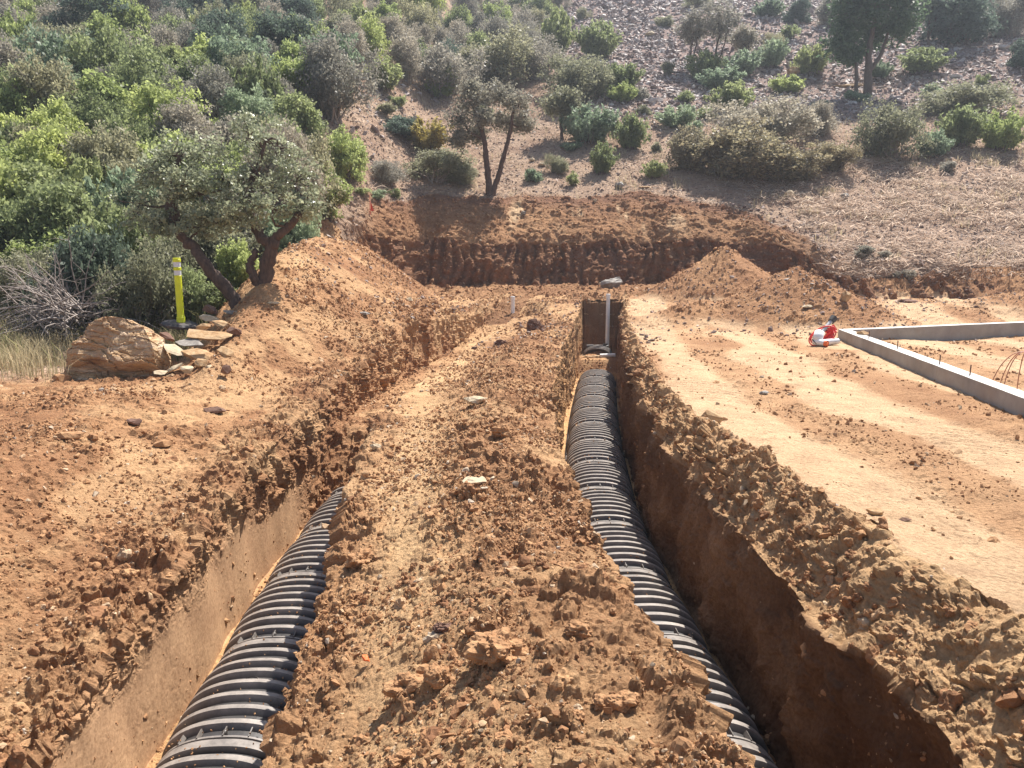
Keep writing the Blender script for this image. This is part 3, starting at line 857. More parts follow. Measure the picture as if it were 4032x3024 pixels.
# ------------------------------------------------------------ rocks that can be pointed at
def rock_mesh(name, seed, dims, mat, flat=0.7, npts=22, sub=2, amp=0.06, strata=0.0):
    rg = np.random.RandomState(seed)
    P = rg.normal(size=(npts, 3)); P /= np.linalg.norm(P, axis=1, keepdims=True)
    P *= rg.uniform(0.82, 1.0, (npts, 1))
    bm = bmesh.new()
    for p in P: bm.verts.new(p)
    bmesh.ops.convex_hull(bm, input=bm.verts[:])
    for v in [v for v in bm.verts if not v.link_faces]: bm.verts.remove(v)
    bmesh.ops.triangulate(bm, faces=bm.faces[:])
    bmesh.ops.subdivide_edges(bm, edges=bm.edges[:], cuts=sub, use_grid_fill=True)
    bmesh.ops.triangulate(bm, faces=bm.faces[:])
    for v in bm.verts:
        v.co = Vector((v.co.x * dims[0] / 2, v.co.y * dims[1] / 2, v.co.z * dims[2] / 2))
    V = np.array([v.co[:] for v in bm.verts], np.float32)
    s = max(dims)
    n = V / (np.linalg.norm(V / np.array(dims), axis=1, keepdims=True) + 1e-6) / np.array(dims)
    n /= np.linalg.norm(n, axis=1, keepdims=True) + 1e-6
    q = V + seed
    d = fbm(q, s * 0.35, 4, 0.6) * amp * s
    if strata:
        st = V @ np.array((0.35, 0.1, 0.93)) / s * 14 + fbm(q, s * 0.3, 3) * 2.5
        d += strata * s * (np.abs(((st) % 1) - 0.5) * 2 - 0.5)
    V = V + n * d[:, None]
    V[:, 2] = np.maximum(V[:, 2], V[:, 2].min() * 0.6)
    for v, c in zip(bm.verts, V): v.co = c
    me = bpy.data.meshes.new(name)
    bm.to_mesh(me); bm.free()
    me.materials.append(mat)
    return me

def clod_mesh(seed, dims, mat):
    V, F = lump_proto(seed, 5)
    r = np.abs(V).max(0)
    q = V * (max(dims) / 2)
    n = V / np.linalg.norm(V, axis=1, keepdims=True)
    V = V / r * np.array(dims) / 2
    d = fbm(q + seed, 0.05, 4, 0.65) * 0.05 * max(dims) / 0.2
    f1, f2, c = worley(q + seed, 0.035, 3)
    d = d * 0.4 + (c - 0.5) * 0.03 * max(dims) * S(0, 0.3, f2 - f1)
    V = V + n * np.minimum(np.abs(d), 0.007)[:, None] * np.sign(d)[:, None]
    return np_mesh('soil_clod', V, F, mat, False)

def rock(px, py, wpx, asp, flat, mat, label, name='rock', cat='rock', seed=None, rz=None, tilt=(0, 0), Y=None, z=None, group=None, xy=None, wid=None, sub=3, amp=0.05, strata=0.0):
    if xy is None: xy = hit(px, py) if Y is None else (float(at(px, py, Y)[0]), Y)
    x, y = xy
    seed = seed if seed is not None else int(px * 7 + py)
    dist = math.hypot(y, CAMH)
    wd = wid if wid else wpx * dist / F_
    if name == 'soil_clod': me = clod_mesh(seed, (wd * 1.1, wd * asp * 1.1, wd * flat * 1.1), M[mat])
    else: me = rock_mesh(name, seed, (wd, wd * asp, wd * flat), M[mat], npts=20, sub=sub, amp=amp, strata=strata)
    o = obj(name, me)
    zb = drop(x, y) if z is None else z
    o.location = (x, y, zb + wd * flat * (0.30 if name != 'soil_clod' else 0.22))
    rr = random.Random(seed)
    o.rotation_euler = (tilt[0], tilt[1], rz if rz is not None else rr.uniform(-0.5, 0.5))
    tag(o, label, cat, group)
    return o

# --- the boulder and the slabs piled beside it
def make_boulder():
    bm = bmesh.new()
    dims = (1.42, 1.05, 0.98)
    # outline seen from the site: long slope up from the left, flat crown, blunt right end
    P = [(-0.72, -0.1, -0.42), (-0.66, -0.38, -0.45), (-0.3, -0.5, -0.45), (0.3, -0.42, -0.45), (0.62, -0.25, -0.38), (0.69, -0.05, -0.15), (0.66, 0.25, -0.4), (0.1, 0.5, -0.45), (-0.5, 0.4, -0.45),
         (0.62, -0.28, -0.02), (0.60, 0.1, 0.16), (0.40, -0.12, 0.34), (0.15, -0.1, 0.44), (-0.12, -0.12, 0.47), (-0.34, -0.16, 0.36), (-0.5, -0.25, 0.1), (-0.62, -0.2, -0.12),
         (0.3, 0.35, 0.25), (-0.2, 0.35, 0.35), (-0.45, 0.3, 0.1), (-0.38, -0.36, 0.12), (0.5, -0.33, -0.08), (0.0, -0.46, -0.12), (0.25, -0.45, -0.18), (-0.35, -0.47, -0.1)]
    for p in P: bm.verts.new(p)
    bmesh.ops.convex_hull(bm, input=bm.verts[:])
    for v in [v for v in bm.verts if not v.link_faces]: bm.verts.remove(v)
    bmesh.ops.triangulate(bm, faces=bm.faces[:])
    for _ in range(4):
        bmesh.ops.subdivide_edges(bm, edges=[e for e in bm.edges if e.calc_length() > 0.05], cuts=1)
        bmesh.ops.triangulate(bm, faces=bm.faces[:])
    bmesh.ops.subdivide_edges(bm, edges=bm.edges[:], cuts=1, use_grid_fill=True)
    bmesh.ops.triangulate(bm, faces=bm.faces[:])
    V = np.array([v.co[:] for v in bm.verts], np.float32)
    bm.normal_update()
    Nn = np.array([v.normal[:] for v in bm.verts], np.float32)
    q = V * 1.0 + 5
    lay = (V @ np.array((0.30, 0.25, 0.92), np.float32)) * 11 + fbm(q, 0.4, 4, 0.55) * 2.2
    fr = lay - np.floor(lay)
    cid = TAB[(np.floor(lay).astype(int) & 63), 3, 9]
    d = fbm(q, 0.5, 4, 0.55, seed=2) * 0.06 + (cid - 0.5) * 0.035 + np.where(fr < 0.18, -0.018, 0) + fbm(q, 0.09, 4, 0.65, ridged=True, seed=3) * 0.012
    # hollow broken out of the lower left front
    hol = np.exp(-(((V[:, 0] + 0.17) / 0.2) ** 2 + ((V[:, 2] + 0.12) / 0.25) ** 2)) * (V[:, 1] < 0)
    V2 = V + Nn * d[:, None]
    V2[:, 1] += hol * 0.16
    V2[:, 1] += np.where((V[:, 2] < -0.1) & (V[:, 1] < -0.1), S(-0.1, -0.35, V[:, 2]) * 0.14, 0)
    for v, c in zip(bm.verts, V2): v.co = c
    me = bpy.data.meshes.new('boulder'); bm.to_mesh(me); bm.free(); me.materials.append(M['boulder'])
    x, y = at(262, 800, 10.4)[0], 10.4
    o = obj('boulder', me, loc=(x, y, drop(x, y) + 0.38)); o.rotation_euler = (0, 0.05, 0.0)
    o.scale = (0.98, 0.95, 0.95)
    tag(o, 'big layered ochre boulder beside the dry grass', 'boulder')
make_boulder()
SL = 'rock_slab'
def slab(px, py, Y, w, asp, th, mat, tilt, rz, label):
    """a slab of the pile: centre at the given point"""
    p = at(px, py, Y)
    me = rock_mesh(SL, int(px * 3 + py), (w, w * asp, th), M[mat], npts=18, sub=3, amp=0.03, strata=0.006)
    o = obj(SL, me, loc=tuple(p)); o.rotation_euler = (tilt[0], tilt[1], rz)
    tag(o, label, 'rock slab', 'slabs piled beside the boulder')
slab(445, 722, 10.9, 0.78, 0.5, 0.12, 'slab', (0.30, 0.12), 0.1, 'long ochre slab lying topmost in the pile right of the boulder')
slab(432, 765, 10.5, 0.66, 0.5, 0.15, 'slab', (0.28, 0.18), -0.1, 'thick tan slab under the topmost slab of the pile')
slab(378, 755, 10.45, 0.36, 0.8, 0.05, 'paleslab', (0.5, 0.45), 0.5, 'pale flat slab leaning on the right end of the boulder')
slab(365, 728, 10.9, 0.34, 0.6, 0.12, 'darkclod', (0.3, 0.4), 0.7, 'dark brown block wedged between the boulder and the post base')
slab(375, 795, 10.1, 0.34, 0.45, 0.08, 'paleslab', (0.3, -0.45), 0.2, 'small pale slab tilted against the foot of the boulder')
slab(405, 797, 10.05, 0.22, 0.8, 0.14, 'paleslab', (0.5, 0.2), 0.2, 'short pale block standing at the near foot of the slab pile')
slab(437, 785, 10.2, 0.24, 0.8, 0.16, 'slab', (0.3, 0.1), 0.9, 'chunky tan block below the thick slab of the pile')
slab(460, 795, 10.15, 0.2, 0.7, 0.08, 'paleslab', (0.3, 0.3), 0.4, 'small tan wedge at the right foot of the slab pile')
slab(490, 762, 10.5, 0.34, 0.6, 0.12, 'slab', (0.4, 0.5), -0.5, 'ochre slab sloping down at the right end of the pile')
slab(478, 700, 11.4, 0.32, 0.6, 0.13, 'slab', (0.2, 0.2), 0.5, 'ochre block behind the topmost slab, towards the oak')
slab(452, 688, 11.9, 0.34, 0.6, 0.10, 'paleslab', (0.4, 0.2), 0.3, 'pale flat slab right behind the post base')
slab(438, 706, 11.1, 0.26, 0.6, 0.10, 'slab', (0.3, -0.2), 0.1, 'tan slab at the right corner of the black post base')
slab(410, 740, 10.7, 0.44, 0.6, 0.10, 'slate', (0.3, 0.1), 0.0, 'grey slate plate in the shade under the topmost slab')
slab(505, 718, 11.1, 0.24, 0.8, 0.18, 'darkclod', (0.1, 0.1), 0.5, 'dark reddish lump at the right top of the slab pile')
slab(455, 668, 12.3, 0.36, 0.6, 0.16, 'darkclod', (0.2, 0.3), 0.2, 'dark stone between the post and the oak trunk')
slab(500, 676, 12.2, 0.30, 0.6, 0.10, 'slate', (0.4, 0.3), 0.6, 'grey slate near the foot of the leaning oak trunk')
slab(350, 805, 10.0, 0.26, 0.6, 0.05, 'paleslab', (0.2, 0.1), 0.3, 'thin pale chip on the soil in front of the boulder end')
slab(487, 800, 9.9, 0.17, 0.9, 0.17, 'darkclod', (0.1, 0.2), 0.2, 'squarish red-brown stone standing right of the slab pile')

clods = [
    (1080, 1395, 135, 0.75, 0.55, 'clod_big', 'largest soil clod, undercut, low on the middle berm'),
    (945, 1400, 62, 0.9, 0.8, 'clod_big', 'rounded clod just left of the largest clod'),
    (875, 1380, 90, 0.8, 0.6, 'clod_big', 'broad flat-topped clod at the berm, second left of the largest'),
    (780, 1120, 70, 0.9, 0.75, 'clod_big', 'rounded clod on the left berm edge above the left trench'),
    (1085, 955, 50, 0.8, 0.75, 'clod_big', 'reddish clod at the middle of the berm beside the ridge'),
    (1250, 1385, 60, 0.7, 0.55, 'clod_big', 'orange clod on the berm towards the right trench'),
    (955, 1290, 40, 0.8, 0.75, 'darkclod', 'grey-brown clod above the rounded clods of the berm'),
    (1030, 885, 62, 0.8, 0.35, 'paleslab', 'pale flat stone on the berm beside the right trench'),
    (1025, 1045, 62, 1.0, 0.22, 'paleslab', 'pale crumbly slab pressed in the middle of the berm'),
    (812, 945, 34, 0.7, 0.5, 'paleslab', 'pale stone on the edge of the left trench'),
    (1155, 725, 38, 0.8, 0.9, 'darkclod', 'dark brown block on the ridge at the far end of the berm'),
    (1080, 720, 32, 0.8, 0.6, 'darkclod', 'dark lump at the top of the pale track'),
    (1340, 1530, 70, 0.8, 0.6, 'clod_big', 'wide clod at the near right corner of the berm'),
    (1300, 1530, 40, 0.9, 0.8, 'clod_big', 'round clod touching the wide clod near the right trench'),
    (1245, 1560, 34, 0.9, 0.8, 'clod_big', 'small clod in front of the right part of the berm'),
    (1465, 1440, 90, 0.7, 0.6, 'clod_big', 'reddish clod hanging on the berm edge over the right trench'),
    (1540, 1545, 80, 0.6, 0.5, 'clod_big', 'soil block on the right berm edge near the bottom'),
    (860, 1500, 60, 0.8, 0.7, 'clod_big', 'rounded clod on the near berm above the left trench'),
    (600, 1195, 44, 0.8, 0.6, 'clod_big', 'clod stuck in the crumbling left trench wall'),
    (480, 1090, 46, 0.8, 0.6, 'clod_big', 'brown clod on the left bank by the trench lip'),
    (255, 780, 10, 0.8, 0.6, 'clod_big', ''),
]
for px, py, wpx, asp, fl, mt, lb in clods:
    if lb: rock(px, py, wpx, asp, fl, mt, lb, name='soil_clod' if 'clod' in mt else 'rock', cat='clod' if 'clod' in mt else 'rock', sub=4, amp=0.09)
rocks = [
    (135, 825, 44, 0.8, 0.6, 'clod_big', 'reddish block at the left foot of the boulder'),
    (150, 945, 70, 0.5, 0.35, 'clod_big', 'long reddish stone on the left bank'),
    (290, 905, 46, 0.6, 0.4, 'darkclod', 'dark stone on the bank below the boulder'),
    (460, 865, 60, 0.5, 0.3, 'darkclod', 'long dark slab on the bank below the slab pile'),
    (350, 925, 44, 0.7, 0.5, 'clod_big', 'brown lump on the bank left of the trench'),
    (885, 655, 20, 0.9, 0.6, 'paleslab', 'tan pointed stone on the spoil ridge'),
    (785, 680, 34, 0.6, 0.25, 'slate', 'white-grey slate lying low on the spoil ridge'),
    (590, 660, 34, 0.6, 0.25, 'paleslab', 'pale flat stone beside the oak trunk'),
    (1425, 830, 30, 0.8, 0.5, 'clod_big', 'lump on the slumped edge of the right trench'),
    (1540, 915, 60, 0.5, 0.7, 'slab', 'upright clod with a flat face on the right trench lip'),
    (1890, 1115, 40, 0.7, 0.5, 'slab', 'tan stone lying on the pad near the trench corner'),
    (1800, 1100, 26, 0.7, 0.5, 'slate', 'small grey stone on the pad'),
    (1955, 1125, 34, 0.6, 0.25, 'darkclod', 'small flat dark stone on the pad'),
    (1650, 850, 26, 0.6, 0.4, 'slate', 'bluish chip on the pad beyond the trench lip'),
    (1825, 660, 26, 0.8, 1.2, 'slab', 'upright ochre stone near the top of the nearer heap'),
    (1745, 668, 34, 0.5, 0.25, 'paleslab', 'pale flat stone on the left side of the nearer heap'),
    (1960, 655, 50, 0.5, 0.25, 'darkclod', 'dark flat slab on the bench behind the foundation'),
]
for px, py, wpx, asp, fl, mt, lb in rocks:
    rock(px, py, wpx, asp, fl, mt, lb, sub=3, amp=0.06)
hill_rocks = [
    (1340, 407, 30, 0.6, 0.6, 'slate', 'grey pointed rock on the brow above the pit'),
    (1392, 408, 34, 0.5, 0.2, 'slab', 'flat ochre rock on the brow right of the pointed one'),
    (1150, 352, 16, 0.8, 0.6, 'paleslab', 'white rock right of the forked tree, left of its pair'),
    (1172, 360, 20, 0.7, 0.5, 'paleslab', 'white rock right of the forked tree, nearer the shrub'),
    (1130, 468, 14, 0.8, 0.8, 'slate', 'grey stone stuck in the upper cut'),
    (1285, 440, 12, 0.8, 0.8, 'paleslab', 'pale stone high in the upper cut below the brow'),
    (1705, 430, 22, 0.7, 0.9, 'paleslab', 'tan block on the slope below the manzanita'),
    (1745, 435, 24, 0.6, 0.5, 'paleslab', 'tan block on the slope, right of its twin'),
    (1825, 432, 22, 0.6, 0.7, 'slate', 'small standing stone on the mulched slope'),
    (1715, 165, 44, 0.6, 0.5, 'slab', 'brown split rock between the shrubs left of the juniper'),
    (1830, 190, 70, 0.2, 0.15, 'slab', 'long fallen slab beside the juniper trunk'),
    (1405, 80, 26, 0.8, 0.4, 'paleslab', 'white slab in the scree'),
    (1208, 115, 44, 0.5, 1.0, 'slate', 'standing rock left of the scree at the thicket edge'),
]
for px, py, wpx, asp, fl, mt, lb in hill_rocks:
    rock(px, py, wpx, asp, fl, mt, lb, sub=3, amp=0.08)
o = rock(1318, 608, 66, 0.5, 0.42, 'slate', 'grey weathered rock sticking out of the foot of the pit wall', sub=4, amp=0.1, strata=0.02, Y=24.6, tilt=(0.2, -0.35))
# red and white chip on the berm
p = hit(795, 1285)
me = rock_mesh('tile_chip', 88, (0.07, 0.045, 0.025), M['orange'], npts=12, sub=2, amp=0.03)
o = obj('tile_chip', me, loc=(p[0] - 0.02, p[1], drop(*p) + 0.03)); o.rotation_euler = (0.5, 0.6, 0.5)
tag(o, 'small orange plastic or tile chip on the middle berm', 'chip')

# ------------------------------------------------------------ infiltration chambers
def arch(off, nt_=36, a=0.385, hgt=0.262, e=2.35):
    """outline of the arch in x,z, pushed out by off"""
    t = np.linspace(0, PI, nt_)
    c, s = np.cos(t), np.sin(t)
    x = -np.sign(c) * np.abs(c) ** (2 / e) * (a + off); z = np.abs(s) ** (2 / e) * (hgt + off)
    return x, z

def chamber_parts(LEN=1.22):
    # section list along the length: (y, radial offset, dust)
    sec = []
    def rib(y0, wd, h, dust=1.0, top=0.62):
        f = wd * (1 - top) / 2
        sec.extend([(y0, 0, 0.10), (y0 + f, h, dust), (y0 + wd - f, h, dust), (y0 + wd, 0, 0.10)])
    y = 0.0
    rib(0.0, 0.085, 0.036, 0.9, 0.8)            # broad end rib that laps the neighbour
    rib(0.098, 0.026, 0.030, 0.8, 0.6)
    y = 0.20
    per = 0.143
    for k in range(6):
        rib(y + k * per, 0.080, 0.040, 0.95, 0.5)
    rib(y + 6 * per + 0.02, 0.085, 0.036, 0.95, 0.6)
    sec.append((LEN - 0.001, 0.0, 0.02))
    sec = [s for s in sec if s[0] < LEN]
    nt_ = 36
    V, T = [], []
    for (yy_, off, du) in sec:
        off = off + 0.022 * math.sin(PI * min(1, max(0, (yy_ - 0.1) / (LEN - 0.1)))) - 0.012
        x, z = arch(off, nt_)
        z = z + 0.028
        V.append(np.stack([x, np.full(nt_, yy_), z], 1)); T.append(np.full(nt_, du) * (0.35 + 0.65 * S(0.05, 0.25, z)))
    V = np.concatenate(V); T = np.concatenate(T)
    F = grid_faces(len(sec), nt_)
    body = np_mesh('body', V, F, M['chamber'], False, {'tint': T})
    flanges = []
    for s in (-1, 1):
        fl = MB()
        fl.box((s * 0.408, LEN / 2, 0.014), (0.05, LEN - 0.004, 0.028), tint=0.5)
        for k in range(16):
            fl.box((s * 0.446, 0.04 + k * LEN / 16, 0.016), (0.026, 0.014, 0.026), tint=0.15)
        flanges.append(('foot_flange', fl.mesh('foot_flange', M['chamber'], False, True)))
    webs = []
    for tt in (0.30, 0.40, 0.5, 0.6, 0.70):
        x, z = arch(0.018, 101); k = int(tt * 100)
        ang = math.atan2(z[k] , x[k] * 0.6)
        for yc, ln in ((0.155, 0.088), ):
            wb = MB(); wb.box((x[k], yc, z[k] + 0.022), (0.007, ln, 0.030), rot=(0, PI / 2 - ang, 0), tint=0.5)
            webs.append(('stiffening_web', wb.mesh('stiffening_web', M['chamber'], False, True)))
    pt = MB()
    pt.lathe([(0.055, 0), (0.055, 0.034), (0.048, 0.038), (0.048, 0.030), (0.0001, 0.030)], 20, (0, 0.727, 0.262 + 0.006), tint=0.35)
    port = pt.mesh('port_ring', M['chamber'], False, True)
    kn = MB(); kn.lathe([(0.018, 0), (0.018, 0.02), (0.010, 0.032), (0.0001, 0.034)], 12, (0, 0.155, 0.285), tint=0.3)
    return [('body', body)] + flanges + webs + [('port_ring', port), ('locking_knob', kn.mesh('locking_knob', M['chamber'], True, True))]
CH = chamber_parts()
def chamber(x, y, z, rz, label, group):
    e = empty('drain_chamber', (x, y, z), rz, label, 'drain chamber', group)
    for nm, me in CH:
        obj(nm, me, e)
    return e
ORD = ['nearest', 'second', 'third', 'fourth', 'fifth', 'sixth', 'seventh', 'eighth', 'ninth', 'tenth', 'eleventh', 'twelfth', 'thirteenth', 'fourteenth', 'fifteenth', 'sixteenth']
def run(centre, y0, y1, z, side):
    y = y0; k = 0
    while y < y1:
        yn = y + 1.215
        for _ in range(3):
            dx = float(centre(yn) - centre(y)); yn = y + math.sqrt(1.215 ** 2 - dx * dx)
        rz = -math.atan2(dx, yn - y)
        if k == 0: lb = 'ribbed black chamber nearest the viewer in the %s trench' % side
        elif yn >= y1: lb = 'last ribbed black chamber at the far end of the %s trench row' % side
        else: lb = '%s ribbed black chamber from the near end of the %s trench' % (ORD[k], side)
        chamber(float(centre(y)), y, z, rz, lb, 'ribbed chambers laid in the %s trench' % side)
        y = yn; k += 1
    return y
yl = run(LC, 2.85, 9.4, -1.5, 'left')
yr = run(RC, 2.75, 17.9, -1.42, 'right')

# soil spilled over the chambers
def spill(centre, y0, y1, z0, n, name, label):
    rg = np.random.RandomState(int(y1 * 10))
    y = y0 + (y1 - y0) * rg.rand(n) ** 1.4
    t = rg.uniform(0.12, 0.88, n) * PI
    x = -np.sign(np.cos(t)) * np.abs(np.cos(t)) ** 0.85 * 0.40; z = np.sin(t) ** 0.85 * 0.27 + 0.045
    P = np.stack([centre(y) + x, y, z0 + z], 1)
    scatter(name, P, rg.uniform(0.004, 0.010, n) * (0.6 + 0.12 * y), M['clod'], blocky, rg, 0.7, label=label, cat='soil crumbs', tint=rg.beta(3, 2.2, n), sink=0.0)
spill(LC, 2.9, 9.0, -1.5, 700, 'spilled_soil', 'crumbs of soil spilled on the left row of chambers')
spill(RC, 2.9, 18.5, -1.42, 900, 'spilled_soil', 'crumbs of soil spilled on the right row of chambers')

# closed far end of the right-hand row, and the last single chamber with its riser
def end_cap(x, y, z, rz, parent=None):
    m = MB()
    xs, zs = arch(0.03, 24)
    n = len(xs)
    V = np.concatenate([np.stack([xs, np.zeros(n), zs + 0.02], 1), np.stack([xs * 0.9, np.full(n, 0.10), zs * 0.9 + 0.02], 1), [[0, 0.12, 0.13]]])
    F = [(i, i + 1, n + i + 1, n + i) for i in range(n - 1)] + [(n + i, n + i + 1, 2 * n) for i in range(n - 1)]
    m.add(V, F, 0.3)
    return m
e = empty('drain_chamber', (2.26, 20.25, -1.13), -0.15, 'short ribbed chamber behind the white pipe at the trench end', 'drain chamber')
for nm, me in CH[:8]:
    o = obj(nm, me, e); o.scale = (0.92, 0.72, 1.0)
m = MB(); m.tube([(-0.30, 0.45, 0.30), (-0.12, 0.45, 0.31)], 0.055, 16, tint=0.3); m.lathe([(0.07, 0), (0.07, 0.05), (0.055, 0.06), (0.05, 0.04), (0.0001, 0.03)], 20, (-0.05, 0.55, 0.28), tint=0.4)
m.build('inlet_stub', M['chamber'], e, attr=True)
m = MB(); m.lathe([(0.09, 0), (0.09, 0.05), (0.065, 0.06), (0.065, 0.10)], 20, (0.20, 0.62, 0.27), tint=0.3); m.build('riser_collar', M['chamber'], e, attr=True)
e2 = end_cap(0, 0, 0, 0).build('end_cap', M['chamber'], e, loc=(0, 0.88, 0), attr=True)
e2.scale = (0.92, 1, 1)

def riser(px, pyt, pyb, Y, rr, label, zbot=None):
    t, b = at(px, pyt, Y), at(px + 1, pyb, Y)
    if zbot is not None: b[2] = zbot
    e = empty('vent_pipe', tuple(b), 0, label, 'pipe', 'white upright pipes at the trench ends')
    h = t[2] - b[2]
    m = MB(); m.lathe([(rr, 0), (rr, h)], 20); m.build('pipe', M['pvc'], e, smooth=False)
    m = MB(); m.lathe([(rr * 1.13, h - 0.10), (rr * 1.13, h + 0.004), (rr * 1.0, h + 0.012), (0.0001, h + 0.014)], 20); m.build('cap', M['pvc'], e)
riser(1310.5, 636, 748, 20.9, 0.052, 'tall white pipe rising from the end of the right trench')
riser(1106.5, 641, 686, 20.8, 0.052, 'short white pipe in the small hole at the end of the left trench', None)
# white pipe lying across the trench
a0 = at(1245, 769, 19.7); a1 = at(1329, 767.5, 19.7)
m = MB(); m.tube([tuple(at(1296, 768.5, 19.7)), tuple(a1)], 0.052, 18); o = m.build('cross_pipe', M['pvc']); tag(o, 'thick white pipe lying across the right trench', 'pipe')
m = MB()
P0 = at(1250, 768.5, 19.65); P1 = at(1296, 769, 19.65)
for k in range(2):
    pass
V = []; n = 14
for i in range(n):
    t = i / (n - 1); p = P0 * (1 - t) + P1 * t; wv = 0.015 + 0.045 * t
    for s in (-1, 1): V.append(p + np.array((0, s * wv, 0.01 * math.sin(t * 9)))); 
for i in range(n):
    t = i / (n - 1); p = P0 * (1 - t) + P1 * t; wv = 0.015 + 0.045 * t
    for s in (-1, 1): V.append(p + np.array((0, s * wv, 0.01 * math.sin(t * 9) - 0.018)))
F = []
for i in range(n - 1):
    F += [(2 * i, 2 * i + 1, 2 * i + 3, 2 * i + 2), (2 * n + 2 * i, 2 * n + 2 * i + 2, 2 * n + 2 * i + 3, 2 * n + 2 * i + 1), (2 * i, 2 * i + 2, 2 * n + 2 * i + 2, 2 * n + 2 * i), (2 * i + 1, 2 * n + 2 * i + 1, 2 * n + 2 * i + 3, 2 * i + 3)]
F += [(0, 2 * n, 2 * n + 1, 1), (2 * n - 2, 2 * n - 1, 4 * n - 1, 4 * n - 2)]
m.add(V, F); o = m.build('measuring_stick', M['wood']); tag(o, 'thin pale stick ending at the white pipe across the trench', 'stick')

# ------------------------------------------------------------ yellow delineator post
def post():
    base = at(391, 692, 11.75)
    top = at(388, 557, 11.75)
    h = top[2] - base[2]
    e = empty('delineator_post', tuple(base), 0, 'yellow plastic post with two white bands on a black rubber base', 'traffic post')
    r = 0.052
    def part(nm, prof, mt, smooth=False):
        m = MB(); m.lathe(prof, 28); return m.build(nm, M[mt], e, smooth=smooth)
    part('tube', [(r, 0.0), (r, h * 0.70), (r * 1.06, h * 0.705), (r * 1.06, h * 0.715), (r * 0.96, h * 0.72), (r * 0.96, h * 0.93)], 'yellow')
    part('reflective_band', [(r * 1.0, h * 0.725), (r * 1.0, h * 0.80)], 'reflect')
    part('reflective_band', [(r * 1.0, h * 0.855), (r * 1.0, h * 0.935)], 'reflect')
    part('ring', [(r * 0.97, h * 0.802), (r * 1.1, h * 0.808), (r * 1.1, h * 0.845), (r * 0.97, h * 0.85)], 'yellow')
    part('cap', [(r * 1.08, h * 0.935), (r * 1.12, h * 0.94), (r * 1.12, h * 0.975), (r * 1.05, h * 0.98), (r * 1.05, h * 0.995), (r * 0.8, h)], 'yellow')
    part('collar', [(r * 1.25, -0.03), (r * 1.2, 0.05), (r * 1.06, 0.055), (r * 1.06, h * 0.08), (r * 1.0, h * 0.085)], 'yellow')
    m = MB()
    n = 8
    ang = np.arange(n) * 2 * PI / n + PI / 8
    def ring(rr, z): return np.stack([rr * 1.2 * np.cos(ang), rr * np.sin(ang), np.full(n, z)], 1)
    V = np.concatenate([ring(0.235, -0.095), ring(0.24, -0.06), ring(0.235, -0.055), ring(0.20, -0.03), ring(0.07, -0.022)])
    F = [(i * n + j, i * n + (j + 1) % n, (i + 1) * n + (j + 1) % n, (i + 1) * n + j) for i in range(4) for j in range(n)]
    F += [tuple(range(n))[::-1], tuple(range(4 * n, 5 * n))]
    m.add(V, F); bo = m.build('base', M['base_rub'], e); bo.rotation_euler = (0.10, 0.12, 0.1)
    bo.location = (-0.02, 0, 0)
post()

